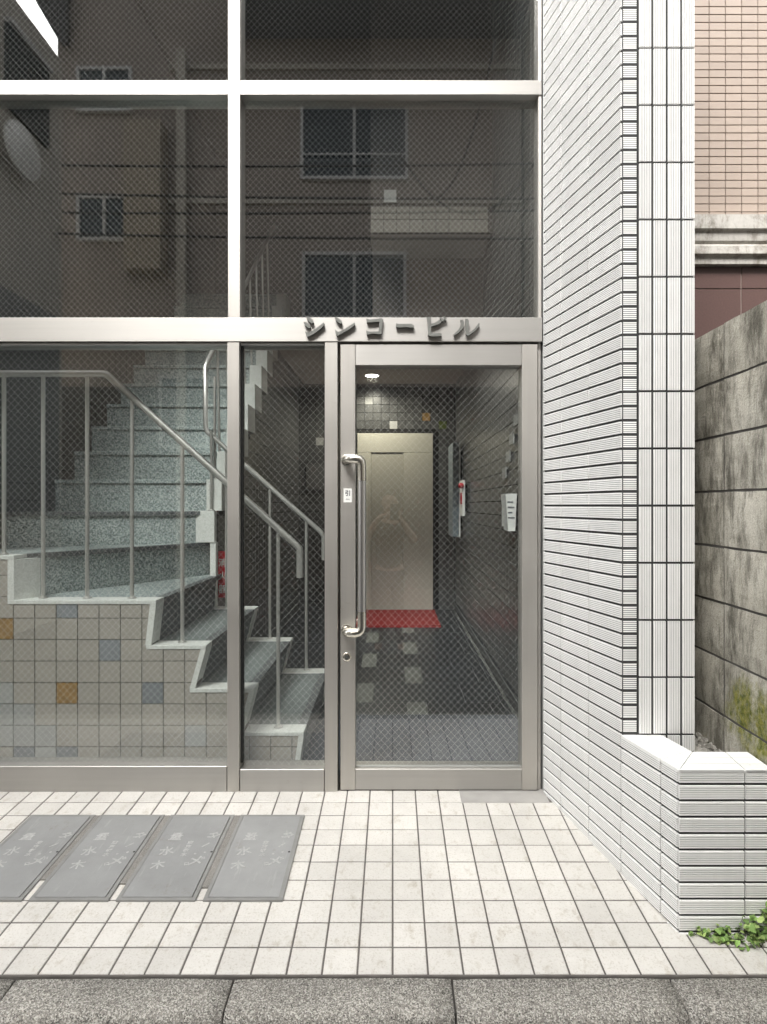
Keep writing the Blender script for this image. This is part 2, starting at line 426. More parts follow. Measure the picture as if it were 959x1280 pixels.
kerb = thing('kerb', None, None, (0, 1.64, -0.165), kind='structure')
def kerb_mesh():
    mb = MB(); L = 0.604; r = 0.028
    prof = [(-0.052, -0.15), (-0.052, -0.004 - r)]
    for k in range(5):
        a = R(180 - 90 * (k + 1) / 5); prof.append((-0.052 + r + r * math.cos(a), -0.004 - r + r * math.sin(a)))
    prof += [(0.072, 0.0), (0.075, -0.005), (0.075, -0.15)]
    nseg = 8; b = 0; n = len(prof)
    for s_ in range(nseg + 1):
        x = -L / 2 + L * s_ / nseg; e = 0.004 if s_ in (0, nseg) else 0
        for (y, z) in prof: mb.v.append((x, y + (e if y < 0 else 0), z - e + rnd.uniform(-.0015, .0015)))
    for s_ in range(nseg):
        for k in range(n - 1): mb.f.append((s_ * n + k, s_ * n + k + 1, (s_ + 1) * n + k + 1, (s_ + 1) * n + k))
    mb.f.append(tuple(range(n))); mb.f.append(tuple(nseg * n + k for k in reversed(range(n))))
    return mb
kme = mesh_of(kerb_mesh(), 'kerb_stone', m_kerb, True)
for i in range(-5, 5):
    x = PX(283, 1.63) + 0.305 + i * 0.611
    inst(kme, 'kerb_stone', (x, 1.633, FZ(1.66) - 0.001 + rnd.uniform(-.0015, .0015)), kerb, (0, 0, rnd.uniform(-.004, .004)))
tag(MB().box(-4, 4, 1.61, 1.706, -0.2, -0.072).build('mortar_bed', m_mortar, kerb))

# ------------------------------------------------------------------ angled ribbed-tile wall
P0 = Vector((0.6726, 2.70, 0)); D = Vector((0.2445, -0.9697, 0)); N = Vector((-0.9697, -0.2445, 0))
TT = 0.007
def rib_tile(L, W, ng, name, mat):
    """tile lying in local XZ (length X, width Z), face towards -Y, grooves along X"""
    g_ = 0.0021; dep = 0.0022; c = 0.0008
    prof = [(-W / 2, 0.0), (-W / 2, -TT + c), (-W / 2 + c, -TT)]
    for k in range(1, ng + 1):
        z = -W / 2 + W * k / (ng + 1)
        prof += [(z - g_ / 2, -TT), (z - g_ * 0.25, -TT + dep), (z + g_ * 0.25, -TT + dep), (z + g_ / 2, -TT)]
    prof += [(W / 2 - c, -TT), (W / 2, -TT + c), (W / 2, 0.0)]
    mb = MB(); n = len(prof)
    for x in (-L / 2, L / 2): mb.v += [(x, y, z) for z, y in prof]
    for k in range(n - 1): mb.f.append((k, k + 1, n + k + 1, n + k))
    mb.f.append(tuple(range(n))); mb.f.append(tuple(n + k for k in reversed(range(n))))
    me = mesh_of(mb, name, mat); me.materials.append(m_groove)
    for k in range(n - 1):                     # groove faces take the darker grey
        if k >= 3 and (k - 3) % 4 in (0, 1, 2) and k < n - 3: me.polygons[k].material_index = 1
    return me
EDG = [0.0, 0.153, 0.3615, 0.567, 0.775, 0.854]
rot_w = math.atan2(D.y, D.x)      # local +X along D ; local -Y must be N
CP = 0.0502
wall = thing('angled_tile_wall', 'white ribbed tile wall running at an angle from the door frame out to the pillar', 'wall', (0.75, 2.42, 0))
tm = {}
for k in range(5):
    L = EDG[k + 1] - EDG[k] - 0.0062
    tm[k] = rib_tile(L, 0.0408, 5, 'ribbed_tile', m_white)
def put_angled(k, row, parent, hi):
    z = CZ + (row + 0.5) * CP
    s = (EDG[k] + EDG[k + 1]) / 2
    q = P0 + D * s
    inst(tm[k], 'ribbed_tile', (q.x, q.y, z), parent, (0, 0, rot_w + math.pi * 0))
# local -Y after rotation by rot_w: (sin, -cos) of rot
chk = Vector((math.sin(rot_w), -math.cos(rot_w), 0))
for row in range(-27, 48):
    for k in range(3):
        if row >= -17 or k < 3: put_angled(k, row, wall, True)
# upper rows beyond the frame: joined
up = MB()
for row in range(48, 90):
    for k in range(3):
        z = CZ + (row + 0.5) * CP; a = P0 + D * (EDG[k] + .0018); b = P0 + D * (EDG[k + 1] - .0018); off = N * TT
        up.hexa([(a.x, a.y, z - .0217), (b.x, b.y, z - .0217), (b.x + off.x, b.y + off.y, z - .0217), (a.x + off.x, a.y + off.y, z - .0217),
                 (a.x, a.y, z + .0217), (b.x, b.y, z + .0217), (b.x + off.x, b.y + off.y, z + .0217), (a.x + off.x, a.y + off.y, z + .0217)])
tag(up.build('upper_tiling', m_white, wall), kind='stuff')
pe = P0 + D * 0.567
core = MB().prism([(P0.x, P0.y, -0.06), (pe.x, pe.y, -0.06), (pe.x + .05, pe.y, -0.06), (pe.x + .05, 2.86, -0.06), (P0.x, 2.86, -0.06)], (0, 0, 5.9))
core.build('mortar_bed', m_joint, wall)

# ------------------------------------------------------------------ pillar with upright tiles
YC = 2.15
pil = thing('tiled_pillar', 'tall white pillar clad in upright ribbed tiles beside the block wall', 'pillar', (0.96, YC, 0.40))
MB().box(pe.x + .0505, 1.0645, YC + TT, 2.85, -0.1, 5.8).build('mortar_bed', m_joint, pil)
ftile = rib_tile(0.047, 0.0408, 5, 'return_tile', m_white)
for row in range(-17, 42):
    inst(ftile, 'return_tile', (pe.x + 0.0255, YC + TT, CZ + (row + 0.5) * CP), pil)
MB().box(pe.x + 0.002, pe.x + .0503, YC + TT, YC + TT + .05, -0.1, 5.8).build('corner_mortar', m_joint, pil)
vt = rib_tile(0.1940, 0.0418, 6, 'upright_tile', m_white)
for k in range(4):
    for row in range(-5, 12):
        z = CZ + (row + 0.5) * 0.2020
        if z < 0.32: continue
        inst(vt, 'upright_tile', (0.8915 + 0.051 * k, YC + TT, z), pil, (0, R(90), 0))
st_ = rib_tile(0.1940, 0.0418, 6, 'side_tile', m_white)
sidem = MB()
for k in range(12):
    for row in range(-5, 20):
        z = CZ + (row + 0.5) * 0.202; y = YC + 0.035 + k * 0.051
        sidem.box(1.0645, 1.0715, y - .021, y + .021, z - .098, z + .098)
tag(sidem.build('side_tiling', m_white, pil), kind='stuff')
up = MB()
for k in range(4):
    for row in range(12, 21):
        z = CZ + (row + 0.5) * 0.202; x = 0.8915 + 0.051 * k
        up.box(x - .021, x + .021, YC, YC + TT, z - .098, z + .098)
for row in range(42, 88):
    z = CZ + (row + .5) * CP; up.box(pe.x + .002, pe.x + .049, YC, YC + TT, z - .0217, z + .0217)
tag(up.build('upper_tiling', m_white, pil), kind='stuff')

# ------------------------------------------------------------------ planter
ZT = 0.457; PC = P0 + D * 0.854          # outer corner
plr = thing('tiled_planter', 'low white ribbed tile planter box with mitred cap at the foot of the pillar', 'planter', (1.02, 1.95, -0.05))
MV = Vector((0.105 / 0.135, 1.0, 0))     # mitre direction per unit of thickness
XE = 1.168
def Mi(o): return PC + Vector((MV.x * o, MV.y * o, 0))
IN = -N
def A(s, o): q = P0 + D * s + IN * o; return q
# mortar cores
for nm, poly in (('mortar_bed', [A(.567, 0), PC, Mi(.133), A(.567, .133)]), ('mortar_bed', [PC, Vector((XE, PC.y, 0)), Vector((XE, PC.y + .133, 0)), Mi(.133)])):
    q = [Vector((v.x, v.y, -0.06)) for v in poly]
    if nm: MB().prism([tuple(v) for v in q], (0, 0, ZT - 0.006 + 0.06)).build(nm, m_joint, plr)
for row in range(-27, -16):
    for k in (3, 4):
        z = CZ + (row + 0.5) * CP
        if z > ZT - 0.01: continue
        s = (EDG[k] + EDG[k + 1]) / 2; q = P0 + D * s
        inst(tm[k], 'ribbed_tile', (q.x, q.y, z), plr, (0, 0, rot_w))
fr1 = rib_tile(0.198, 0.0408, 5, 'ribbed_tile', m_white); fr2 = rib_tile(XE - PC.x - 0.2005 - 0.004, 0.0408, 5, 'ribbed_tile', m_white)
for row in range(-27, -16):
    z = CZ + (row + 0.5) * CP
    if z > ZT - 0.01: continue
    inst(fr1, 'ribbed_tile', (PC.x + 0.0995 - 0.004, PC.y, z), plr)
    inst(fr2, 'ribbed_tile', (PC.x + 0.2005 + (XE - PC.x - 0.2005) / 2 - 0.003, PC.y, z), plr)
strips = [(-0.007, 0.0425), (0.0452, 0.0872), (0.0899, 0.135)]
for a, b in strips:
    js = lambda o: .775 - .30 * o
    for part in (0, 1):
        if part == 0: q = [A(.5685, a), A(js(a) - .0012, a), A(js(b) - .0012, b), A(.5685, b)]
        else: q = [A(js(a) + .0012, a), Mi(a) + D * -0.0014, Mi(b) + D * -0.0014, A(js(b) + .0012, b)]
        MB().prism([(v.x, v.y, ZT - 0.007) for v in q], (0, 0, 0.007)).build('cap_tile', m_capw, plr)
    sk = 0.10
    for i in range(2):
        l0 = Mi(a).x + 0.0014 if i == 0 else PC.x + 0.2015 + sk * a
        l1 = Mi(b).x + 0.0014 if i == 0 else PC.x + 0.2015 + sk * b
        r0 = PC.x + 0.1985 + sk * a if i == 0 else XE; r1 = PC.x + 0.1985 + sk * b if i == 0 else XE
        q = [(l0, PC.y + a), (r0, PC.y + a), (r1, PC.y + b), (l1, PC.y + b)]
        MB().prism([(x, y, ZT - 0.007) for x, y in q], (0, 0, 0.007)).build('cap_tile', m_capw, plr)
soil = MB().box(0.90, 1.17, 2.0, 3.7, -0.1, 0.375).build('soil', m_dirt, None); tag(soil, kind='structure')

# gravel behind the planter
gv = bmesh.new()
for i in range(520):
    x = rnd.uniform(1.0, 1.168); y = 2.02 + rnd.random() ** 1.4 * 1.2; r_ = rnd.uniform(0.007, 0.019)
    ret = bmesh.ops.create_icosphere(gv, subdivisions=1, radius=1.0)
    rot = Matrix.Rotation(rnd.uniform(0, 6.28), 4, Vector((rnd.random(), rnd.random(), rnd.random())).normalized())
    sc = Vector((r_ * rnd.uniform(.8, 1.6), r_ * rnd.uniform(.8, 1.3), r_ * rnd.uniform(.5, .9)))
    for v in ret['verts']:
        q = Vector((v.co.x * sc.x, v.co.y * sc.y, v.co.z * sc.z)) * rnd.uniform(.85, 1.15)
        v.co = rot @ q + Vector((x, y, 0.378 + rnd.uniform(0, 0.022)))
me = bpy.data.meshes.new('gravel'); gv.to_mesh(me); gv.free(); me.materials.append(m_rock)
o = bpy.data.objects.new('gravel', me); COL.objects.link(o); tag(o, 'loose grey gravel lying between the pillar and the block wall', 'gravel', kind='stuff')

# ------------------------------------------------------------------ concrete block wall
XW = 1.175
bw = thing('concrete_block_wall', 'weathered mossy concrete block wall on the right behind the planter', 'wall', (XW + .06, 2.4, -0.1))
MB().box(XW + 0.006, XW + 0.144, 1.372, 3.768, -0.1, 1.912).build('mortar_bed', m_mortar, bw)
def block_mesh(L, H):
    mb = MB(); nx, nz = 6, 4; c = 0.004
    def pt(u, v):
        x = -L / 2 + L * u / nx; z = -H / 2 + H * v / nz
        edge = u in (0, nx) or v in (0, nz)
        return x, z, edge
    grid = {}
    for u in range(nx + 1):
        for v in range(nz + 1):
            x, z, e = pt(u, v)
            jx = rnd.uniform(-.0012, .0012); grid[u, v] = len(mb.v)
            mb.v.append((0.0 + (c if e else rnd.uniform(0, .0012)), x + jx, z + jx))
    for u in range(nx):
        for v in range(nz): mb.f.append((grid[u, v], grid[u, v + 1], grid[u + 1, v + 1], grid[u + 1, v]))
    ring = [grid[u, 0] for u in range(nx + 1)] + [grid[nx, v] for v in range(1, nz + 1)] + [grid[u, nz] for u in reversed(range(nx))] + [grid[0, v] for v in reversed(range(1, nz))]
    b = len(mb.v)
    for i in ring: x, y, z = mb.v[i]; mb.v.append((0.07, y, z))
    for i in range(len(ring)):
        j = (i + 1) % len(ring); mb.f.append((ring[i], ring[j], b + j, b + i))
    return mb
bmes = [mesh_of(block_mesh(0.392, 0.191), 'concrete_block', m_block) for _ in range(3)]
for r_ in range(10):
    z = 1.918 - 0.2 * r_ - 0.098
    for c_ in range(6):
        y = 1.57 + 0.4 * c_
        inst(bmes[(r_ + c_) % 3], 'concrete_block', (XW + rnd.uniform(-.001, .0015), y, z), bw)
MB().box(XW + 0.07, XW + 0.15, 1.37, 3.77, 1.724, 1.9165).build('coping', m_block, bw)

# ------------------------------------------------------------------ neighbouring tiled building
YB = 3.80
nb = thing('neighbour_building', 'peach tiled building with stained ledge and brown lower panels behind the block wall', 'building', (3, YB, -0.2))
zl = PZ(275, YB); zb = PZ(333, YB)
MB().box(1.2, 6.0, YB + 0.006, 9.0, zl + 0.002, 8.0).build('upper_wall', m_pgrout, nb)
MB().box(1.2, 6.0, YB + 0.006, 9.0, -0.2, zb - 0.001).build('lower_wall', M('pale_panel_joint', (0.33, 0.27, 0.24), 0.8), nb)
ptile = mesh_of(MB().cbox(-0.0486, 0.0486, 0, 0.010, -0.0225, 0.0225, 0.0015), 'facing_tile', m_peach)
x0t = PX(886.5, YB)
extra = MB()
for r_ in range(0, 62):
    z = zl + 0.0246 + r_ * 0.0492 + 0.001
    for c_ in range(-1, 8):
        x = x0t + 0.0508 + (c_ - 1) * 0.1015
        if x < 1.9 - 0.15: continue
        if r_ < 31 and x < 2.42: inst(ptile, 'facing_tile', (x, YB - 0.002, z), nb)
        else: extra.box(x - .0486, x + .0486, YB - .002, YB + .008, z - .0225, z + .0225)
tag(extra.build('outlying_tiling', m_peach, nb), kind='stuff')
# cornice: stacked mouldings
prof = [(-0.075, zl), (-0.075, zl - 0.085), (-0.055, zl - 0.095), (-0.050, zl - 0.15), (-0.035, zl - 0.165), (-0.06, zl - 0.185), (-0.065, zl - 0.235), (-0.04, zl - 0.25), (-0.04, zb), (0.006, zb), (0.006, zl)]
MB().prism([(1.3, YB + a, z) for a, z in prof], (4.6, 0, 0)).build('ledge', m_ledge, nb)
jx = PX(927, YB)
for i in range(-2, 4):
    for j in range(9):
        top = zb - 0.003 if j == 0 else PZ(361, YB) - 0.003 - 0.6 * (j - 1)
        bot = PZ(361, YB) + 0.003 if j == 0 else max(PZ(361, YB) - 0.6 * j + 0.003, -0.19)
        if bot >= top: continue
        MB().cbox(jx + 0.6 * i + 0.003, jx + 0.6 * (i + 1) - 0.003, YB, YB + 0.01, bot, top, 0.002).build('brown_panel', m_brown, nb)

# ------------------------------------------------------------------ glazed entrance frame
YF, YG, YK = 2.70, 2.741, 2.80
fr = thing('glazed_entrance_screen', 'brushed steel framed wired glass screen of the entrance, with fixed panes around the door', 'glass screen', (-0.7, YF, 0))
def bar(name, xa, xb, yt, yb_, mat, parent=fr, y0=YF, y1=YK, za=None, zb_=None):
    z0 = PZ(yb_, YF) if za is None else za; z1 = PZ(yt, YF) if zb_ is None else zb_
    return MB().cbox(xa, xb, y0, y1, z0, z1, 0.0015).build(name, mat, parent)
zs0, zs1 = PZ(427, YF), PZ(397, YF)
zt0, zt1 = PZ(118, YF), PZ(100, YF)
XR = PX(678, YF)
bar('sign_beam', -2.40, XR, 0, 0, m_steel_h, y0=YF - 0.003, za=zs0, zb_=zs1)
bar('transom', -2.40, PX(285, YF) - .001, 0, 0, m_steel_h, za=zt0, zb_=zt1)
bar('transom', PX(300, YF) + .001, PX(677.5, YF), 0, 0, m_steel_h, za=zt0, zb_=zt1)
bar('mullion', PX(285, YF), PX(300, YF), 0, 0, m_steel_v, za=zs1 + 0.001, zb_=5.6)
bar('mullion', PX(284, YF), PX(299, YF), 0, 0, m_steel_v, za=-0.01, zb_=zs0 - 0.002)
bar('mullion', PX(406, YF), PX(422, YF), 0, 0, m_steel_v, za=-0.01, zb_=zs0 - 0.002)
bar('bottom_rail', -2.40, PX(283.3, YF), 958, 991, m_steel_h)
bar('bottom_rail', PX(300, YF), PX(405.3, YF), 962, 992, m_steel_h)
bar('head_rail', -2.40, PX(283.3, YF), 427.6, 430.5, m_alu, y0=YF + .012)
bar('head_rail', PX(300, YF), PX(405.3, YF), 427.6, 430.5, m_alu, y0=YF + .012)
bar('jamb', PX(679, YF), PX(683.5, YF), 0, 0, m_alu, y0=YF - .004, za=-0.02, zb_=5.6)
bar('jamb', PX(673.6, YF), PX(677.6, YF), 0, 0, m_steel_v, y0=YF + .006, za=zs1 + .001, zb_=5.6)
bar('jamb', PX(673.6, YF), PX(677.6, YF), 0, 0, m_steel_v, y0=YF + .02, za=-0.02, zb_=zs0 - .001)
bar('mullion', -2.40, -2.34, 0, 0, m_steel_v, za=-0.01, zb_=5.6, y0=YF - .006)
MB().box(-2.34, XR, YF + .03, YK, 5.60, 5.66).build('head_rail', m_steel_h, fr)

def wire_lines(x0, x1, z0, z1, y, step=0.0315, r=0.00034):
    mb = MB(); W = x1 - x0; H = z1 - z0
    for sgn in (1, -1):
        k = math.floor(-(H) / step) - 1
        slope = 1.08
        c = -H / slope - step
        # lines x = c + z/slope*sgn
        offs = (x0 * 1.0) % step
        t = -math.ceil((H / slope) / step) * step - step - offs
        while t < W + H / slope + step:
            if sgn == 1: a = (t, 0.0); b = (t + H / slope, H)
            else: a = (t + H / slope, 0.0); b = (t, H)
            # clip in x to 0..W
            (ax, az), (bx, bz) = a, b
            if ax > bx: ax, az, bx, bz = bx, bz, ax, az
            if bx > 0 and ax < W:
                if ax < 0: az += (bz - az) * (0 - ax) / (bx - ax); ax = 0
                if bx > W: bz = az + (bz - az) * (W - ax) / (bx - ax); bx = W
                if bx - ax > 0.004:
                    mb.tube([(x0 + ax, y + sgn * r * 0.6, z0 + az), (x0 + bx, y + sgn * r * 0.6, z0 + bz)], r, 3, False)
            t += step
    return mb
def pane(x0, x1, z0, z1, parent, y=YG, step=0.0315):
    o = MB().box(x0, x1, y, y + 0.0068, z0, z1).build('pane', m_glass, parent)
    wv = wire_lines(x0, x1, z0, z1, y + 0.0034, step).build('wire_mesh', m_wire, o); tag(wv, kind='stuff')
    return o
xm0, xm1 = PX(285, YF) - .0005, PX(300, YF) + .0005
pane(-2.335, xm0, zt1 + .001, 5.598, fr, YG, .0268); pane(xm1, PX(673.4, YF), zt1 + .001, 5.598, fr, YG, .0268)
pane(-2.335, xm0, zs1 + .001, zt0 - .001, fr, YG, .0268); pane(xm1, PX(673.4, YF), zs1 + .001, zt0 - .001, fr, YG, .0268)
zr0 = PZ(958, YF) + .001
pane(-2.335, PX(283.5, YF), zr0, PZ(430.5, YF) - .001, fr)
pane(PX(299.6, YF), PX(405.6, YF), PZ(962, YF) + .001, PZ(430.5, YF) - .001, fr)
for a, b in ((PX(299.3, YF), PX(301.4, YF)), (PX(404.8, YF), PX(405.9, YF)), (PX(282.2, YF), PX(283.9, YF))):
    MB().box(a, b, YG - .012, YG + .018, PZ(957, YF), PZ(431, YF)).build('gasket', m_gasket, fr)
MB().box(-2.34, PX(283.5, YF), YK, YK + .028, 0.0, PZ(952, 2.81)).build('inner_sill', M('pale_inner_sill', (0.55, 0.55, 0.52), 0.5), fr)
MB().box(PX(300, YF), PX(405, YF), YK, YK + .028, 0.0, PZ(955, 2.81)).build('inner_sill', m_alu, fr)

# the building name, raised letters
sg = thing('building_name_letters', 'raised grey metal katakana letters シンコービル on the steel beam above the door', 'lettering', (PX(490, YF), YF - .004, zs0 + .01))
G1, G2 = 370.0, 490.0; Q = 130.0 / 959.0
glyphs = [
 (G1, [[(100,100),(125,98),(160,125),(168,150),(150,160),(125,140)], [(75,148),(95,145),(135,170),(140,200),(120,200),(90,180)],
       [(90,232),(110,242),(135,238),(190,205),(262,150),(265,175),(225,215),(170,255),(115,282),(98,262)]]),
 (G1, [[(362,108),(385,105),(425,135),(428,160),(408,160),(375,135)], [(365,215),(390,238),(430,225),(545,150),(545,175),(500,210),(430,250),(380,275),(368,250)]]),
 (G1, [[(650,112),(680,125),(765,115),(790,110),(806,125),(800,160),(790,240),(788,258),(700,252),(655,264),(648,225),(680,235),(763,232),(768,200),(770,143),(700,148),(655,152)]]),
 (G2, [[(38,158),(60,165),(180,163),(203,180),(200,199),(120,192),(60,197),(38,190)]]),
 (G2, [[(320,105),(340,98),(360,108),(360,180),(358,235),(375,250),(440,245),(457,256),(452,275),(400,278),(345,275),(330,262),(330,160)],
       [(360.5,163),(400,150),(436,126),(456,140),(440,160),(400,176),(360.5,188)], [(438,110),(453,103),(478,130),(468,142),(455,135)], [(472,98),(500,104),(502,122),(490,135),(477,120)]]),
 (G2, [[(628,128),(652,125),(660,150),(652,195),(622,237),(570,272),(566,258),(602,225),(626,190),(636,150)],
       [(672,118),(695,118),(706,138),(702,200),(706,238),(720,238),(760,203),(795,155),(804,162),(792,195),(750,237),(700,272),(680,262),(676,200)]]),
]
for gx, strokes in glyphs:
    mb = MB()
    for st in strokes:
        pts = [(PX(gx + x * Q, YF), YF - .0195, PZ(385 + y * Q, YF) + 0.003) for x, y in st]
        mb.prism(pts, (0, 0.0155, 0))
    mb.build('letter', m_steel_l, sg)

# ------------------------------------------------------------------ the door
dr = thing('glass_door', 'brushed steel framed wired glass entrance door with long vertical pull handle', 'door', (PX(548, YF), YF, 0.005))
xd0, xd1, xd2, xd3 = PX(425.5, YF), PX(444, YF), PX(653, YF), PX(672.4, YF)
zd0, zd1, zd2, zd3 = PZ(988, YF), PZ(962, YF), PZ(456, YF), PZ(430, YF)
bar('stile', xd0, xd1, 0, 0, m_steel_v, dr, YF + .004, YK - .01, zd0, zd3)
bar('stile', xd2, xd3, 0, 0, m_steel_v, dr, YF + .004, YK - .01, zd0, zd3)
bar('top_rail', xd1 + .0006, xd2 - .0006, 0, 0, m_steel_h, dr, YF + .0055, YK - .01, zd2, zd3)
bar('bottom_rail', xd1 + .0006, xd2 - .0006, 0, 0, m_steel_h, dr, YF + .0055, YK - .01, zd0, zd1)
pane(xd1, xd2, zd1, zd2, dr, YG + .002)
MB().box(xd1, xd2, YG - .010, YG + .001, zd1, zd1 + .004).build('glazing_bead', m_alu, dr)
# handle
hx, hx2, hy = PX(433, YF), PX(452.5, 2.64), 2.635
zt_, zb2 = PZ(574, 2.66), PZ(790, 2.66)
path = [(hx, YF + .003, zt_), (hx, 2.675, zt_)]
def arc(c, a0, a1, r, u, v, n=5):
    return [tuple(Vector(c) + (Vector(u) * math.cos(a0 + (a1 - a0) * k / n) + Vector(v) * math.sin(a0 + (a1 - a0) * k / n)) * r) for k in range(n + 1)]
path = [(hx, YF + .003, zt_), (hx, 2.672, zt_), (hx + .006, 2.652, zt_), (hx + .022, hy + .002, zt_), (hx2 - .028, hy, zt_), (hx2 - .012, hy, zt_ - .004), (hx2 - .003, hy, zt_ - .014), (hx2, hy, zt_ - .03), (hx2, hy, zt_ - .095)]
hb = MB(); hb.tube(path, [.019, .019, .0195, .0205, .0205, .0205, .020, .019, .0185], 16)
hnd = hb.build('handle', m_steel_p, dr, True)
path2 = [(x, y, zb2 + (zt_ - z)) for x, y, z in path]
MB().tube(path2, [.019, .019, .0195, .0205, .0205, .0205, .020, .019, .0185], 16).build('lower_bracket', m_steel_p, hnd, True)
MB().tube([(hx2, hy, zt_ - .0955), (hx2, hy, zb2 + .0955)], .0172, 16).build('grip', steel('grip_steel', None, 0.3, (0.62, 0.61, 0.60)), hnd, True)
for z in (zt_, zb2):
    MB().lathe((hx, YF + .0038, z), (0, -1, 0), [(0, .024), (.004, .024), (.006, .019)], 16).build('rose', m_steel_p, hnd, True)
# lock
lx, lz = PX(433.5, YF), PZ(821.5, YF)
lk = MB().lathe((lx, YF + .0045, lz), (0, -1, 0), [(0, .0195), (.004, .0195), (.007, .015), (.0072, .011)], 20).build('lock', m_steel_p, dr, True)
MB().lathe((lx, YF - .0026, lz), (0, -1, 0), [(0, .0085), (.002, .0085)], 14).build('cylinder', M('lock_core', (0.18, 0.18, 0.17), 0.35, 0.8), lk)
MB().box(lx - .001, lx + .001, YF - .0055, YF - .0047, lz - .004, lz + .004).build('keyhole', m_ink, lk)
stk = MB().box(PX(429.5, YF), PX(440, YF), YF + .0032, YF + .0041, PZ(628, YF), PZ(610.5, YF)).build('sticker', m_paper, dr)
def text(body, size, loc, rot, mat, name, parent, extrude=0.0003, bold=0.0, align='CENTER', sx=1.0):
    c = bpy.data.curves.new(name, 'FONT'); c.body = body; c.size = size; c.extrude = extrude; c.offset = bold
    c.align_x = align; c.align_y = 'CENTER'; c.resolution_u = 3
    t = bpy.data.objects.new(name, c); COL.objects.link(t)
    dg = bpy.context.evaluated_depsgraph_get(); me = bpy.data.meshes.new_from_object(t.evaluated_get(dg))
    bpy.data.objects.remove(t); me.materials.clear(); me.materials.append(mat)
    o = bpy.data.objects.new(name, me); COL.objects.link(o); o.location = loc; o.rotation_euler = rot; o.scale = (sx, 1, 1)
    setp(o, parent); return o
def otext(*a, **k): return text(*a, **k)
sxm, szm = PX(434.8, YF), PZ(618, YF)
text('引', 0.026, (sxm, YF + .0030, szm + .004), (R(90), 0, 0), m_ink, 'pull_mark', stk, bold=.0006)
text('PULL', 0.008, (sxm, YF + .0030, szm - .022), (R(90), 0, 0), m_ink, 'small_print', stk)
MB().lathe((PX(657, YF), YF + .02, zd0 - .008), (0, 0, 1), [(0, .012), (.009, .012)], 12).build('pivot', m_steel_p, dr)

# ------------------------------------------------------------------ interior shell
lf = thing('lobby_floor', None, None, (0, 5, 0), kind='structure')
MB().box(-2.3, 0.80, 2.72, 7.6, -0.18, -0.006).build('floor_bed', M('light_floor_joint', (0.14, 0.14, 0.13), .8), lf)
rows = [2.80, 3.07, 3.50, 3.93, 4.355, 4.785, 5.22, 5.65, 6.08, 6.51, 6.94, 7.43]
def ftile_(x0, x1, y0, y1, mat, name='floor_slab'):
    c = .0018
    MB().box(x0 + c, x1 - c, y0 + c, y1 - c, -0.006, rnd.uniform(-.0006, .0006)).build(name, mat, lf)
for i in range(len(rows) - 1):
    y0, y1 = rows[i], rows[i + 1]
    odd = i % 2
    # light slabs alternate left and right
    lx0, lx1 = ((0.09, 0.215) if odd == 0 else (-0.25, -0.13))
    seam = 0.47 if odd == 1 else 0.62
    cuts = sorted([-2.16, -1.14, -0.62 - 0.1 * odd, lx0, lx1, seam, 0.70])
    for a, b in zip(cuts[:-1], cuts[1:]):
        if b - a < .02: continue
        ftile_(a, b, y0, y1, m_slabl if abs(a - lx0) < 1e-6 else m_slab)
    ftile_(0.70, 0.742, y0, y1, m_slab, 'border_strip')
mt = MB().box(-0.62, 0.735, 2.83, 3.67, 0.001, 0.010).build('entrance_mat', m_mat)
tag(mt, 'blue grey speckled carpet mat just inside the glass door', 'mat')
rm = MB().box(PX(447, 7.0), PX(550, 6.5), 6.33, 7.36, 0.001, 0.012).build('red_doormat', m_red)
tag(rm, 'red mat lying on the dark floor in front of the lift door', 'mat')

def tile_grid(mb, ax, fixed, a0, a1, z0, z1, pitch, th, gap=0.005, zoff=0.0, aoff=0.0, keep=None, sgn=1):
    """joined tiles standing on a plane; ax 'x': plane X=fixed facing -X*sgn ; ax 'y': plane Y=fixed facing -Y"""
    na = int((a1 - a0) / pitch) + 2; nz = int((z1 - z0) / pitch) + 2
    for i in range(na):
        for j in range(nz):
            A0 = max(a0, a0 + aoff + (i - 1) * pitch); A1 = min(a1, a0 + aoff + i * pitch)
            Z0 = max(z0, z0 + zoff + (j - 1) * pitch); Z1 = min(z1, z0 + zoff + j * pitch)
            if A1 - A0 < .012 or Z1 - Z0 < .012: continue
            if keep and not keep((A0 + A1) / 2, (Z0 + Z1) / 2): continue
            g = gap / 2
            if ax == 'x': mb.box(min(fixed, fixed - th * sgn), max(fixed, fixed - th * sgn), A0 + g, A1 - g, Z0 + g, Z1 - g)
            else: mb.box(A0 + g, A1 - g, fixed - th, fixed, Z0 + g, Z1 - g)
    return mb
ZC = 2.75; XRW = 0.766; YBW = 7.43
rw = thing('lobby_side_wall', 'dark tiled side wall of the lobby along the right of the corridor', 'wall', (XRW, 5, 0))
MB().box(XRW + .006, 1.06, 2.861, YBW, -0.1, 5.6).build('mortar_bed', m_dgrout, rw)
tag(tile_grid(MB(), 'x', XRW + .0065, 2.87, YBW, 0.10, 5.5, 0.1, .0075).build('wall_tiling', m_dtile, rw), kind='stuff')
MB().box(XRW - .012, XRW + .006, 2.83, YBW, 0.0, 0.09).build('skirting', m_slab, rw)
MB().box(XRW - .014, XRW - .0121, 2.83, YBW, 0.078, 0.086).build('skirting_trim', m_alu, rw)
MB().box(XRW - .034, XRW - .022, 2.83, YBW, 0.0003, 0.004).build('floor_trim', m_slabl, rw)

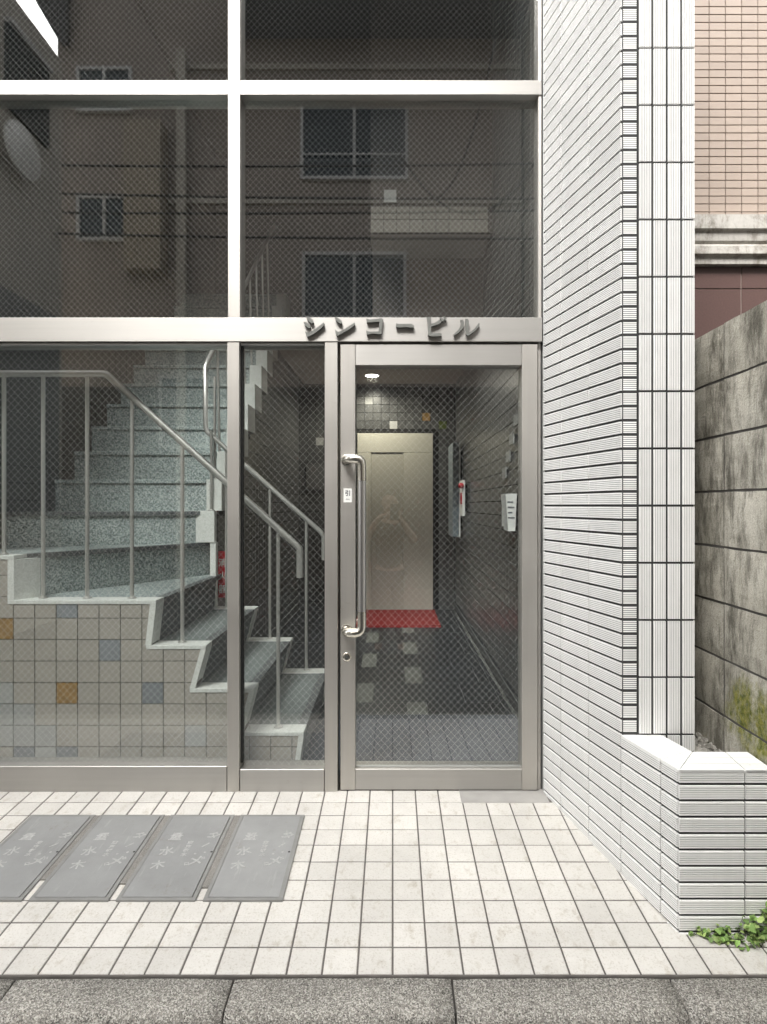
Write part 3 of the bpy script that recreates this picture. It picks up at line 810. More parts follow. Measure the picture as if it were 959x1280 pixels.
bk = thing('lobby_back_wall', 'dark tiled back wall around the lift with a few pale and ochre accent tiles', 'wall', (-0.2, YBW, 0))
MB().box(-2.3, 1.06, YBW + .006, YBW + .2, -0.1, 5.6).build('mortar_bed', m_dgrout, bk)
bt = mesh_of(MB().cbox(-.0475, .0475, -.0075, 0, -.0475, .0475, .001), 'wall_tile', m_dtile)
ev0, ev1, evz = PX(447, YBW), PX(541, YBW), PZ(542, YBW)
accents_and_lit = {}
def acc(px, py, m): accents_and_lit[(round((PX(px, YBW) + 1.14) / .1 - .5), round(PZ(py, YBW) / .1 - .5))] = m
acc(528, 525, m_otile); acc(497, 536, m_ltile); acc(548, 588, m_dtile2); acc(549, 527, wall_tile('olive_accent_tile', (0.10, 0.13, 0.03)))
acc(403, 556, m_ltile)
for px in (455, 466, 477, 497, 508, 519): acc(px, 502, m_dtile2)  # downlight's glow on the top two rows painted as greyer tiles
acc(466, 502, m_ltile)
for px in range(450, 560, 11): accents_and_lit.setdefault((round((PX(px, YBW) + 1.14) / .1 - .5), round(PZ(491, YBW) / .1 - .5)), m_dtile2)
hid = MB()
for i in range(0, 20):
    for j in range(0, 28):
        x = -1.14 + .1 * i + .05; z = .1 * j + .05
        if x > XRW: continue
        if ev0 - .03 < x < ev1 + .03 and z < evz + .02: continue
        hidden = (-0.95 < x < 0.0 and 0) or z < 0.1
        o = inst(bt, 'wall_tile', (x, YBW + .0065, z), bk, mat=accents_and_lit.get((i, j)))
tag(tile_grid(MB(), 'y', YBW + .0065, -2.16, XRW, 2.9, 5.5, .1, .0075).build('upper_tiling', m_dtile, bk), kind='stuff')

lw = thing('stairwell_wall', 'dark tiled wall on the left side of the stairwell', 'wall', (-2.16, 5, 0))
MB().box(-2.33, -2.166, 2.83, YBW, -0.1, 5.6).build('mortar_bed', m_dgrout, lw)
tag(tile_grid(MB(), 'x', -2.1665, 2.84, YBW, 0.0, 5.5, .1, .0075, sgn=-1).build('wall_tiling', wall_tile('umber_stairwell_tile', (0.045, 0.042, 0.038), 0, 0.4), lw), kind='stuff')

ce = MB().box(-1.09, XRW - .001, 5.2, YBW - .002, ZC, ZC + .12).build('lobby_ceiling', m_ceil); tag(ce, kind='structure')
ce2 = MB().box(-0.17, XRW - .001, 4.70, 5.2, 3.36, 3.46).build('landing_ceiling', m_ceil); tag(ce2, kind='structure')
up_ = thing('upper_landing_wall', 'brown plastered wall above the lobby with a pale tiled band, seen behind the upper panes', 'wall', (0.3, 4.67, 3.36))
MB().box(-0.17, XRW - .002, 4.676, 4.70, 3.36, 5.5).build('plaster', m_plaster_d, up_)
MB().box(-0.17, XRW - .002, 5.16, 5.20, ZC + .001, 3.359).build('downstand', m_plaster, up_)
bt2 = mesh_of(MB().cbox(-.0475, .0475, -.0075, 0, -.0475, .0475, .001), 'band_tile', wall_tile('tan_band_tile', (0.20, 0.185, 0.155), .12))
for i in range(9):
    for j in range(3):
        if j == 2 and i not in (1,): continue
        inst(bt2, 'band_tile', (-0.12 + .1 * i, 4.6755, 3.41 + .1 * j + (.03 if j == 2 else 0)), up_, mat=(m_ltile if j == 2 else None))
rf = MB().box(-2.4, 1.06, 2.86, 7.7, 5.62, 5.9).build('building_roof', m_plaster_d); tag(rf, 'flat roof slab of the building over the stairwell', 'roof')
# outer white wall left of the screen (outside the frame)
ow = MB().box(-4.2, -2.405, 2.66, 3.0, -0.15, 5.9).build('outer_wall', m_white); tag(ow, 'white tiled wall of the building left of the glass screen', 'wall')

# lift
ld = thing('lift_door', 'cream painted steel lift door with broad frame at the end of the lobby', 'lift door', ((ev0 + ev1) / 2, YBW, 0))
xj = PX(504.5, YBW); xl = PX(464, YBW); zh = PZ(566, YBW)
MB().cbox(xj, ev1, YBW - .035, YBW + .05, 0.001, zh, .003).build('jamb', m_cream, ld)
MB().cbox(ev0, xl, YBW - .035, YBW + .05, 0.001, zh, .003).build('jamb', m_cream, ld)
MB().cbox(ev0, ev1, YBW - .036, YBW + .05, zh + .001, evz, .003).build('header', m_cream, ld)
MB().cbox(xl + .001, xj - .001, YBW - .022, YBW + .05, 0.001, zh - .001, .003).build('door_panel', M('cream_door_panel', (0.50, 0.48, 0.41), 0.4), ld)
MB().box(ev0, ev1, YBW - .06, YBW - .036, 0.001, .012).build('sill', m_alu, ld)

# ceiling downlight, lit
yl = F * (ZC - CZ) / (632 - 469); xl_ = PX(465, yl)
dl = thing('downlight', 'round lit downlight in the lobby ceiling in front of the lift', 'ceiling light', (xl_, yl, ZC))
MB().lathe((xl_, yl, ZC - .006), (0, 0, 1), [(0, .085), (.006, .088)], 24).build('trim', m_paper, dl)
t = NT('lamp_glow'); t.b.inputs['Emission Color'].default_value = (1, .95, .85, 1); t.b.inputs['Emission Strength'].default_value = 6
MB().lathe((xl_, yl, ZC - .0085), (0, 0, 1), [(0, .072), (.002, .072)], 24).build('lamp', t.m, dl)
pd = bpy.data.lights.new('downlight_lamp', 'SPOT'); pd.energy = 22; pd.spot_size = R(168); pd.spot_blend = .6; pd.shadow_soft_size = .06; pd.color = (1, .93, .78)
po = bpy.data.objects.new('downlight_lamp', pd); COL.objects.link(po); po.location = (xl_, yl, ZC - .03)

# fire cabinet, call point, plates, leaflet holder on the right lobby wall
cb = thing('fire_hose_cabinet', 'tall blue grey cabinet on the right lobby wall with pale edge', 'cabinet', (.7, 6.8, .93))
MB().cbox(PX(566, 6.6), PX(574.6, 6.6), 6.6, 7.1, PZ(671, 6.6), PZ(553, 6.6), .003).build('body', m_greyb, cb)
MB().box(PX(574.6, 6.6) + .0005, .7555, 6.63, 7.07, PZ(660, 6.6), PZ(565, 6.6)).build('mounting', m_dgrout, cb)
MB().box(PX(574, 6.59), PX(575.6, 6.59), 6.585, 6.5995, PZ(671, 6.6), PZ(553, 6.6)).build('edge_trim', m_paper, cb)
al = thing('fire_alarm_box', 'slim white alarm box with round red lamp on the right lobby wall', 'alarm', (.72, 6.2, 1.17))
MB().cbox(PX(578, 6.1), PX(581.5, 6.1), 6.1, 6.3, PZ(645, 6.1), PZ(600, 6.1), .002).build('box', m_paper, al)
MB().box(PX(581.5, 6.1) + .0005, .7555, 6.13, 6.27, PZ(640, 6.1), PZ(605, 6.1)).build('mounting', m_dgrout, al)
sp = MB(); sp.lathe((PX(575, 6.2), 6.09, PZ(607.5, 6.2)), (-.3, -1, 0), [(-.03, .024), (0, .030), (.016, .026), (.026, .014), (.030, .003)], 16)
sp.build('red_lamp', m_redp, al, True)
MB().box(PX(576.6, 6.1), PX(577.8, 6.1), 6.12, 6.2, PZ(630, 6.1), PZ(616, 6.1)).build('red_button_plate', m_redp, al)
for k, (px, py) in enumerate(((647, 525), (641.5, 549), (637, 571), (632, 591))):
    Yp = F * .76 / (px - 491)
    o = MB().box(.748, .7555, Yp - .065, Yp + .065, PZ(py + 6.5, Yp), PZ(py - 6.5, Yp)).build('wall_plate', m_ltile)
    tag(o, ['topmost small pale plate on the right lobby wall, nearest the door frame', 'second pale plate from the top on the right lobby wall',
            'third pale plate down on the right lobby wall', 'lowest small pale plate on the right lobby wall, above the leaflet holder'][k], 'plate', 'small pale plates stepping down the right lobby wall')
lh = thing('leaflet_holder', 'white printed notice in a tapering holder on the right lobby wall', 'leaflet holder', (.73, 3.75, 1.11))
MB().hexa([(.704, 3.72, 1.112), (.748, 3.72, 1.112), (.756, 3.95, 1.112), (.72, 3.95, 1.112), (.690, 3.72, 1.341), (.758, 3.72, 1.341), (.758, 3.95, 1.341), (.70, 3.95, 1.341)]).build('sheet_holder', m_paper, lh)
for k, (w0, w1) in enumerate(((.700, .735), (.702, .742), (.704, .730), (.704, .744))):
    z = 1.285 - .032 * k
    MB().box(w0, w1, 3.717, 3.7195, z, z + .009).build('printed_line', m_gtile, lh)
MB().box(.735, .7555, 4.05, 4.11, 1.13, 1.26).build('side_clip', m_paper, lh)
npt = MB().cbox(PX(383, 7.42), PX(405, 7.42), YBW - .02, YBW - .002, PZ(612, 7.42), PZ(581, 7.42), .002).build('notice_board', m_dtile2)
tag(npt, 'plain grey notice board on the dark back wall left of the lift', 'notice board')

# ------------------------------------------------------------------ staircase
YS0, YS1 = 2.843, 2.94
stc = thing('staircase', 'turning staircase of blue grey terrazzo with white edging and beige tiled side', 'staircase', (-1.2, 3.4, 0))
ZA, ZB, ZCc, ZD, ZE, ZF_, = .213, .415, .617, .827, 1.035, 1.235
XAr, XAb = -.415, -.442; XBr, XBb = -.647, -.695; XCr, XCb = -.871, -.922; XDr, XDb = -1.103, -1.125
XE_ = -1.765
# side wall outline (front)
outl = [(-2.16, 0.0), (XAb - .004, 0.0), (XAr - .012, ZA - .016), (XBb, ZA - .016), (XBr - .016, ZB - .016), (XCb, ZB - .016), (XCr - .016, ZCc - .016), (XDb, ZCc - .016), (XDr - .016, ZD - .016), (XE_, ZD - .016), (XE_, ZE - .016), (-2.16, ZE - .016)]
MB().prism([(x, YS0 + .007, z) for x, z in outl], (0, YS1 - YS0 - .02, 0)).build('side_wall', m_bgrout, stc)
def clip(poly, x0, x1, z0, z1):
    def cl(pts, f, inter):
        out = []
        for i in range(len(pts)):
            a, b = pts[i - 1], pts[i]
            fa, fb = f(a), f(b)
            if fb: 
                if not fa: out.append(inter(a, b))
                out.append(b)
            elif fa: out.append(inter(a, b))
        return out
    ix = lambda X: (lambda a, b: (X, a[1] + (b[1] - a[1]) * (X - a[0]) / (b[0] - a[0])))
    iz = lambda Z: (lambda a, b: (a[0] + (b[0] - a[0]) * (Z - a[1]) / (b[1] - a[1]), Z))
    for f, g_ in ((lambda q: q[0] >= x0, ix(x0)), (lambda q: q[0] <= x1, ix(x1)), (lambda q: q[1] >= z0, iz(z0)), (lambda q: q[1] <= z1, iz(z1))):
        poly = cl(poly, f, g_)
        if len(poly) < 3: return []
    out = []
    for q in poly:
        if not out or abs(q[0] - out[-1][0]) + abs(q[1] - out[-1][1]) > 1e-5: out.append(q)
    return out
acc2 = {}
def sacc(px, py, m): acc2[(math.floor((PX(px, 2.843) + .87) / .1), math.floor((PZ(py, 2.843) - .043) / .1))] = m
for px, py, m in ((83, 762, m_gtile), (137, 813, m_gtile), (190, 867, m_gtile), (84, 866, m_otile), (8, 785, m_otile), (8, 866, m_ltile), (30, 892, m_ltile), (56, 919, m_ltile), (84, 942, m_gtile), (30, 942, m_gtile), (8, 892, m_ltile), (8, 919, m_ltile), (30, 919, m_ltile), (243, 920, m_ltile), (56, 942, m_ltile), (-30, 840, m_gtile)): sacc(px, py, m)
for i in range(-13, 6):
    for j in range(-1, 10):
        x0, x1 = -.87 + .1 * i + .0022, -.87 + .1 * (i + 1) - .0022
        z0, z1 = .043 + .1 * j + .0022, .043 + .1 * (j + 1) - .0022
        if j == -1: z0 = max(z0, 0.0)
        pc = clip(outl, x0, x1, z0, z1)
        if len(pc) < 3: continue
        ar = abs(sum(pc[k - 1][0] * pc[k][1] - pc[k][0] * pc[k - 1][1] for k in range(len(pc)))) / 2
        if ar < 1e-4: continue
        MB().prism([(x, YS0, z) for x, z in pc], (0, .0075, 0)).build('wall_tile', acc2.get((i, j), m_btile), stc)
YFF = 3.85
def edging(y0, y1, z, xl, xr, name='edging'):
    MB().cbox(xl, xr, y0 - .004, y1, z - .018, z, .0012).build(name, m_edge, stc)
def edge_riser(y0, y1, xb, xt, zb_, zt__, wdt=.024):
    MB().prism([(xb - wdt, y0 - .0035, zb_), (xb, y0 - .0035, zb_), (xt, y0 - .0035, zt__), (xt - wdt, y0 - .0035, zt__)], (0, y1 - y0 + .003, 0)).build('edging', m_edge, stc)
for (y0, y1) in ((YS0, YS1), (YFF, YFF + .10)):
    edging(y0, y1, ZA, XBb - .024, XAr); edging(y0, y1, ZB, XCb - .024, XBr); edging(y0, y1, ZCc, XDb - .024, XCr)
    edge_riser(y0, y1, XAb, XAr, 0.004, ZA - .0185); edge_riser(y0, y1, XBb, XBr, ZA + .0005, ZB - .0185)
    edge_riser(y0, y1, XCb, XCr, ZB + .0005, ZCc - .0185)
edging(YS0, YS1, ZD, XE_ - .03, XDr); edge_riser(YS0, YS1, XDb, XDr, ZCc + .0005, ZD - .0185, .028)
edging(YS0, YS1, ZE, -2.15, XE_ + .0)
# angled edging at the first winder
MB().prism([(XE_ - .03, YS0 - .003, ZD + .0005), (XE_, YS0 - .003, ZD + .0005), (XE_ + .065, YS1, ZD + .0005), (XE_ + .035, YS1, ZD + .0005)], (0, 0, ZE - ZD - .019)).build('edging', m_edge, stc)
# far inner side of the first flight: dark filler wall under the far edging
for a, b, z in ((XBb, XAb - .03, ZA), (XCb, XBb - .026, ZB), (-1.14, XCb - .026, ZCc)):
    MB().box(a + .0, b, YFF + .012, YFF + .09, 0.0, z - .0185).build('inner_side', m_dtile, stc)
# treads and risers of the first flight
YT0, YT1 = YS1 + .0005, YFF - .0045
def flight_step(z, zprev, xl, xr, xb):
    MB().box(xl, xr - .045, YT0, YT1, z - .03, z - .004).build('tread', m_terr_t, stc)
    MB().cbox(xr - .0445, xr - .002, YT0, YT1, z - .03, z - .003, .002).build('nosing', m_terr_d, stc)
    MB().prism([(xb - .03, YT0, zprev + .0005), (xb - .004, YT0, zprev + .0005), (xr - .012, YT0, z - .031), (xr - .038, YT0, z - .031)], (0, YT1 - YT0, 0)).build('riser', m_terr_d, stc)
flight_step(ZA, 0.0, XBb - .03, XAr, XAb); flight_step(ZB, ZA - .004, XCb - .03, XBr, XBb); flight_step(ZCc, ZB - .004, XDb - .03, XCr, XCb)
# winders
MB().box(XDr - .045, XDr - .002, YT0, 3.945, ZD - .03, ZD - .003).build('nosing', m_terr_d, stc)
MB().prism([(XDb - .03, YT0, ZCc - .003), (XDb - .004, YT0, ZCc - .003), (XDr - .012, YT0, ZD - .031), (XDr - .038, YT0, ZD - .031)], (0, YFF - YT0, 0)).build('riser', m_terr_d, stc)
E0, E1 = Vector((-1.80, 2.94, 0)), Vector((-1.166, 3.95, 0))
MB().prism([(XDr - .0455, YT0, ZD - .03), (XDr - .0455, 3.94, ZD - .03), (E1.x, E1.y, ZD - .03), (-1.80, YT0, ZD - .03)][::-1], (0, 0, .026)).build('tread', m_terr, stc)
F0, F1 = Vector((-2.155, 3.40, 0)), Vector((-1.17, 3.88, 0))
def vslab(a, b, z0, z1, th, mat, name):
    d = (b - a).normalized(); n_ = Vector((-d.y, d.x, 0)) * th
    MB().prism([(a.x, a.y, z0), (b.x, b.y, z0), (b.x + n_.x, b.y + n_.y, z0), (a.x + n_.x, a.y + n_.y, z0)], (0, 0, z1 - z0)).build(name, mat, stc)
vslab(E0, E1, ZD - .003, ZE - .028, .03, m_terr, 'riser')
def nose(a, b, z, mat=m_terr_d):
    d = (b - a).normalized(); n_ = Vector((-d.y, d.x, 0)); a2 = a - n_ * .012; b2 = b - n_ * .012
    MB().prism([(a2.x, a2.y, z - .027), (b2.x, b2.y, z - .027), (b.x + n_.x * .035, b.y + n_.y * .035, z - .027), (a.x + n_.x * .035, a.y + n_.y * .035, z - .027)], (0, 0, .025)).build('nosing', mat, stc)
nose(E0, E1, ZE)
MB().prism([(-2.155, YT0, ZE - .03), (-1.835, YT0, ZE - .03), (-1.205, 3.95, ZE - .03), (-1.19, 4.0, ZE - .03), (-2.155, 4.0, ZE - .03)], (0, 0, .026)).build('tread', m_terr, stc)
vslab(F0, F1, ZE - .003, ZF_ - .028, .03, m_terr, 'riser'); nose(F0, F1, ZF_)
MB().prism([(-2.155, 3.47, ZF_ - .03), (-1.2, 3.93, ZF_ - .03), (-1.2, 4.1, ZF_ - .03), (-2.155, 4.1, ZF_ - .03)], (0, 0, .026)).build('tread', m_terr, stc)
# straight upper flight
NS = 11; y = 3.90; zp = ZF_
for k in range(NS):
    z = zp + .2
    MB().box(-2.158, -1.192, y, y + .03, zp - .003, z - .026).build('riser', m_terr, stc)
    MB().cbox(-2.158, -1.191, y - .012, y + .035, z - .0255, z - .001, .003).build('nosing', m_terr, stc)
    MB().box(-2.158, -1.192, y + .0355, y + .245, z - .028, z - .004).build('tread', m_terr, stc)
    MB().cbox(-1.190, -1.092, y - .008, y + .2345, zp + .0005, z, .0015).build('edging', m_edge, stc)
    zp = z; y += .235
# newel edging under the upper flight at the turn
MB().cbox(-1.27, -1.125, 3.845, 3.892, ZE, ZF_ , .0015).build('edging', m_edge, stc)
MB().cbox(-1.155, -1.118, 3.852, 3.892, .62, ZE - .001, .0015).build('edging', m_edge, stc)
# dark wall below the upper flight
uw = thing('under_stair_wall', 'dark tiled wall below the upper flight, left side of the lobby', 'wall', (-1.14, 5.5, 0))
pts = [(3.96, 0)]; yy = 3.96; zz = ZF_
poly = [(3.96, 0.0), (YBW - .001, 0.0)]
topz = lambda y_: ZF_ + .2 * max(0, math.floor((y_ - 3.90) / .235)) - .01
step_pts = []
for k in range(NS):
    ya = max(3.96, 3.90 + .235 * k + .006); yb_ = 3.90 + .235 * (k + 1) + .0
    step_pts += [(ya, ZF_ + .2 * k - .005), (yb_, ZF_ + .2 * k - .005)]
ye = step_pts[-1][0]
poly = [(3.96, 0.0), (YBW - .001, 0.0), (YBW - .001, ZF_ + .2 * (NS - 1) - .005)] + step_pts[::-1]
MB().prism([(-1.146, a, b) for a, b in poly], (-.04, 0, 0)).build('mortar_bed', m_dgrout, uw)
tag(tile_grid(MB(), 'x', -1.1465, 3.965, YBW, 0, 3.2, .1, .0075, sgn=-1, keep=lambda a, z: z < topz(a) - .05).build('wall_tiling', m_dtile, uw), kind='stuff')
sgn = thing('extinguisher_sign', 'narrow red fire extinguisher sign with white characters beside the stair edging', 'sign', (-1.11, 3.95, .66))
xs0, xs1 = PX(273.5, 3.955), PX(284.5, 3.955)
MB().box(xs0, xs1, 3.945, 3.958, PZ(747, 3.95), PZ(689, 3.95)).build('plate', m_redp, sgn)
for k, ch in enumerate('消火器'):
    text(ch, .055, ((xs0 + xs1) / 2, 3.944, .895 - .085 * k), (R(90), 0, 0), m_paper, 'character', sgn, bold=.001)

# ------------------------------------------------------------------ handrails
YR = 2.90
def rail(name, label, pts, r, posts, pr=.0095):
    h = thing(name, label, 'handrail', (pts[0][0], pts[0][1], pts[0][2] - .8), group='stair handrails')
    MB().tube(pts, r, 12).build('rail', m_rail, h, True)
    for (x, y_, z0, z1) in posts:
        MB().tube([(x, y_, z0), (x, y_, z1)], pr, 10).build('post', m_rail, h, True)
        MB().lathe((x, y_, z0 + .001), (0, 0, 1), [(0, .021), (.004, .020), (.008, .012)], 14).build('base_flange', m_rail, h, True)
    return h
P = lambda x, y_, Y=YR: (PX(x, Y), Y, PZ(y_, Y))
def onrail(x, a, b):
    return b[1] + (a[1] - b[1]) * (x - b[0]) / (a[0] - b[0])
A_, B_ = (133, 468), (374, 685)
ps = []
for x, zb_ in ((5, ZE), (54, ZD), (109, ZD), (165, ZD), (228, ZCc), (348, ZA)):
    yt = 467 if x < 133 else onrail(x, A_, B_)
    ps.append((PX(x, YR), YR, zb_, PZ(yt, YR)))
ps.append((PX(296, YR), YR, ZB, PZ(onrail(296, A_, B_), YR)))
h = rail('front_handrail', 'steel handrail on the near side of the stairs, level at left then sloping down', [(PX(-60, YR), YR, PZ(467, YR)), P(128, 467), P(133, 468), P(138, 472), P(370, 681), P(374.5, 686), P(375, 691), P(375, 722)], .0165, ps)
YQ = 3.90
C0, C1 = (257, 539), (405, 668)
ps = []
for x, zb_ in ((283, ZCc), (337.5, ZB), (383, ZA)):
    ps.append((PX(x, YQ), YQ, zb_, PZ(onrail(x, C0, C1), YQ)))
Pq = lambda x, y_: (PX(x, YQ), YQ, PZ(y_, YQ))
xq = PX(258, YQ)
pts = [(-1.20, 6.2, PZ(457, YQ) + .2 / .235 * 2.3), (-1.20, YQ + .05, PZ(457, YQ) + .04), (-1.20, YQ, PZ(460, YQ)), Pq(257, 534), Pq(259, 540), Pq(400, 664), Pq(404.5, 670), Pq(405, 675), Pq(405, 700)]
h2 = rail('inner_handrail', 'steel handrail on the far side of the stairs, bending up along the upper flight', pts, .0155, ps + [(-1.145, YQ + .02, 1.436, PZ(470, YQ)), (-1.155, YQ - .02, 1.237, PZ(539, YQ))])
for k in range(1, 9):
    yy = YQ + .235 * k
    MB().tube([(-1.175, yy, 1.436 + .2 * k), (-1.19, yy, PZ(457, YQ) + .2 / .235 * (yy - YQ))], .009, 8).build('post', m_rail, h2, True)

# ------------------------------------------------------------------ meter lids in the paving
def marks(parent, xc, mirrored):
    zf = lambda Y: FZ(Y) + .0078
    def t_(ch, s, dx, Y, rz=0.0):
        text(ch, s, (xc + dx, Y, zf(Y)), (tilt, 0, rz), m_lid_mark, 'worn_mark', parent, extrude=.0002, bold=.0009)
    t_('量', .052, -.055, 2.352); t_('水', .056, -.058, 2.262, .25); t_('木', .052, -.06, 2.182, .2)
    for k, ch in enumerate('東京都水'): t_(ch, .021, .012, 2.315 - .024 * k)
    t_('タ', .05, .085, 2.36, -.5); t_('ー', .04, .078, 2.30, .9); t_('・・', .035, .07, 2.25, .3); t_('メ', .06, .066, 2.205, .1); t_('ロ', .016, .09, 2.222, .3); t_('ロ', .02, .04, 2.19, .3)
names = ['rightmost grey steel meter lid in the paving, nearest the door', 'grey steel meter lid second from the right in the paving',
         'grey steel meter lid second from the left in the paving', 'leftmost grey steel meter lid, cut off by the edge of the view']
for k, (a, b) in enumerate(lids):
    ld_ = thing('meter_lid', names[k], 'lid', ((a + b) / 2, 2.256, FZ(2.256)), 'row of four water meter lids in the paving')
    # rim: four bars around the plate
    y0, y1 = 2.005, 2.507; w_ = .013
    for q in ((a, b, y0, y0 + w_), (a, b, y1 - w_, y1), (a, a + w_, y0 + w_ + .0003, y1 - w_ - .0003), (b - w_ - (.006 if k == 0 else 0), b, y0 + w_ + .0003, y1 - w_ - .0003)):
        slope_slab(MB(), q[0], q[1], q[2], q[3], .0066, .012).build('rim', m_lid_rim, ld_)
    slope_slab(MB(), a + w_ + .0015, b - w_ - .0030, y0 + w_ + .0015, y1 - w_ - .0015, .0074, .012).build('plate', m_lid, ld_)
    MB().lathe((b - .022, 2.26, FZ(2.26) + .0070), (0, 0, 1), [(0, .0045), (.0009, .0045)], 10).build('key_hole', m_gasket, ld_)
    marks(ld_, (a + b) / 2 - .0, False)
dirt = thing('dirt_filled_joints', 'strips of packed dirt between the meter lids', 'dirt', (-.9, 2.25, FZ(2.25)))
for k in range(3):
    a, b = lids[k + 1][1], lids[k][0]
    slope_slab(MB(), a + .001, b - .001, 2.07 + .02 * k, 2.505, .0052, .008).build('dirt_strip', m_dirt, dirt)

# ------------------------------------------------------------------ ivy
iv = thing('creeping_ivy', 'small bright green creeping plant spreading over the paving at the foot of the planter', 'plant', (1.1, 1.84, -.045))
def leaf_mesh(k):
    mb = MB(); r2 = random.Random(k); pts = []
    n = 10
    for i in range(n):
        a = 2 * math.pi * i / n; lob = 1 + .20 * math.cos(3 * a + .3 * k) + r2.uniform(-.05, .05)
        if i == 0: lob *= .55
        pts.append((lob * math.cos(a), lob * math.sin(a), .12 * math.cos(2 * a) * r2.uniform(.6, 1.3) - .10))
    mb.v = [(0, 0, .06)] + pts
    mb.f = [(0, i + 1, (i + 1) % n + 1) for i in range(n)]
    return mb
lm = [mesh_of(leaf_mesh(k), 'leaf', m_leaf if k % 3 else m_leaf2, True) for k in range(6)]
stems = MB()
for i in range(230):
    u = rnd.random() ** .72
    x = .905 + .34 * u; dens = (u) ** 1.1
    y_ = 1.862 - abs(rnd.gauss(0, .035)) * (0.35 + 1.0 * u)
    z = FZ(y_) + .004 + rnd.random() ** 1.3 * .022 + max(0, rnd.gauss(0.0, .03)) * 2.2 * dens * (1 if y_ > 1.81 else .3)
    s = rnd.uniform(.0055, .0135) * (0.6 + .65 * u)
    inst(rnd.choice(lm), 'leaf', (x, y_, z), iv, (rnd.uniform(0, .95), rnd.uniform(-.6, .6), rnd.uniform(0, 6.28)), (s, s, s))
    stems.tube([(x, y_, z - .001), (x + rnd.uniform(-.01, .02), min(1.866, y_ + .012), max(FZ(y_) + .001, z - .028))], .0008, 4, False)
tag(stems.build('stems', m_stem, iv), kind='stuff')

# ------------------------------------------------------------------ across the lane (seen as reflections in the glass)
VY = 2 * YG                         # mirror: real Y = VY - virtual depth
Dv = 10.48; YO = VY - Dv
m_opp = M('brown_rendered_wall', (0.33, 0.285, 0.245), 0.85, noise=(1.6, 0.3), stretch=(1, 1, .5))
m_opp2 = M('pale_rendered_wall', (0.50, 0.465, 0.40), 0.85, noise=(1.6, 0.25), stretch=(1, 1, .5))
m_win = M('dark_window_glass', (0.03, 0.045, 0.055), 0.08)
m_wfr = M('white_window_frame', (0.62, 0.62, 0.60), 0.5)
op = thing('brown_building_opposite', 'brown rendered house across the lane, seen reflected in the upper panes', 'building', (-1.5, YO, -.165))
MB().box(PX(72, Dv), PX(652, Dv), YO - 6, YO, -.165, 11.0).build('wall', m_opp, op)
def window(xa, xb, ya, yb2, mid, parent, bars=False):
    X0, X1 = PX(xa, Dv), PX(xb, Dv); Z0, Z1 = PZ(yb2, Dv), PZ(ya, Dv); fw = .05
    wnd = MB().box(X0 + fw, X1 - fw, YO - .02, YO + .02, Z0 + fw, Z1 - fw).build('window', m_win, parent)
    f = MB(); f.box(X0, X1, YO + .001, YO + .06, Z1 - fw, Z1); f.box(X0, X1, YO + .001, YO + .08, Z0, Z0 + fw)
    f.box(X0, X0 + fw, YO + .001, YO + .06, Z0 + fw, Z1 - fw); f.box(X1 - fw, X1, YO + .001, YO + .06, Z0 + fw, Z1 - fw)
    xm = (X0 + X1) / 2; f.box(xm - .025, xm + .025, YO + .001, YO + .055, Z0 + fw, Z1 - fw)
    if bars:
        zm = Z0 + (Z1 - Z0) * .33; f.box(X0 + fw, X1 - fw, YO + .021, YO + .045, zm - .012, zm + .012)
    f.build('frame', m_wfr, wnd)
window(376, 510, 128, 226, 0, op, True); window(378, 508, 316, 400, 0, op); window(97, 166, 245, 302, 0, op); window(97, 166, 85, 142, 0, op)
window(200, 262, 470, 560, 0, op)
MB().box(PX(165, Dv), PX(210, Dv), YO, YO + .35, PZ(345, Dv), PZ(165, Dv)).build('projecting_bay', M('ochre_render', (0.36, 0.31, 0.24), .85), op)
MB().box(PX(300, Dv), PX(650, Dv), YO, YO + .9, PZ(48, Dv + 0), PZ(30, Dv)).build('eave', M('slate_eave', (0.20, 0.22, 0.25), .6), op)
MB().box(PX(72.5, Dv), PX(651.5, Dv), YO + .002, YO + .05, -.16, 3.3).build('base_shade_band', M('dark_base_shade', (0.07, 0.062, 0.055), .7), op)  # shade on the ground storey put in as a dark brown band
MB().prism([(PX(x, 10.3), YO + .10, PZ(y, 10.3)) for x, y in ((44, 0), (75, 53), (84, 53), (84, -70), (5, -70))], (0, .08, 0)).build('roof_verge', M('dark_verge_board', (0.05, 0.05, 0.052), .6), op)
for zz_ in (4.15, 6.45, 8.75): MB().box(PX(211, Dv), PX(651, Dv), YO + .001, YO + .05, zz_, zz_ + .09).build('string_course', m_opp2, op)
MB().prism([(PX(225, Dv), YO + .1, -.165), (PX(225, Dv), YO + .1, 9), (PX(236, Dv), YO + .1, 9), (PX(236, Dv), YO + .1, -.165)], (0, .1, 0)).build('downpipe', m_opp2, op)
pb = thing('pale_building_opposite', 'pale building with blank side wall across the lane, reflected at the far left', 'building', (-6, -2.5, -.165))
MB().box(-10, -4.2, -2.25, -.5, -.165, 6.9).build('wall', m_opp2, pb)
MB().box(-4.2, -4.16, -1.9, -1.1, 5.6, 6.5).build('window', m_win, pb)
MB().box(-4.2, -4.12, -1.9, -1.1, 6.5, 6.56).build('window_head', m_wfr, pb)
MB().box(-4.2, -4.15, -2.1, -.6, 1.2, 3.6).build('shade_panel', M('shade_panel_grey', (0.22, 0.23, 0.23), .6), pb)  # grey panel added to darken the reflected lower storey
rb = thing('beige_building_opposite', 'beige building across the lane, reflected at the right edge of the upper panes', 'building', (5, YO, -.165))
MB().box(PX(656, Dv), 12, YO - 6, YO + .4, -.165, 10).build('wall', m_opp2, rb)
for k in range(3):
    MB().box(3.2 + 2.2 * k, 4.6 + 2.2 * k, YO + .38, YO + .42, 4.6, 6.0).build('window', m_win, rb)
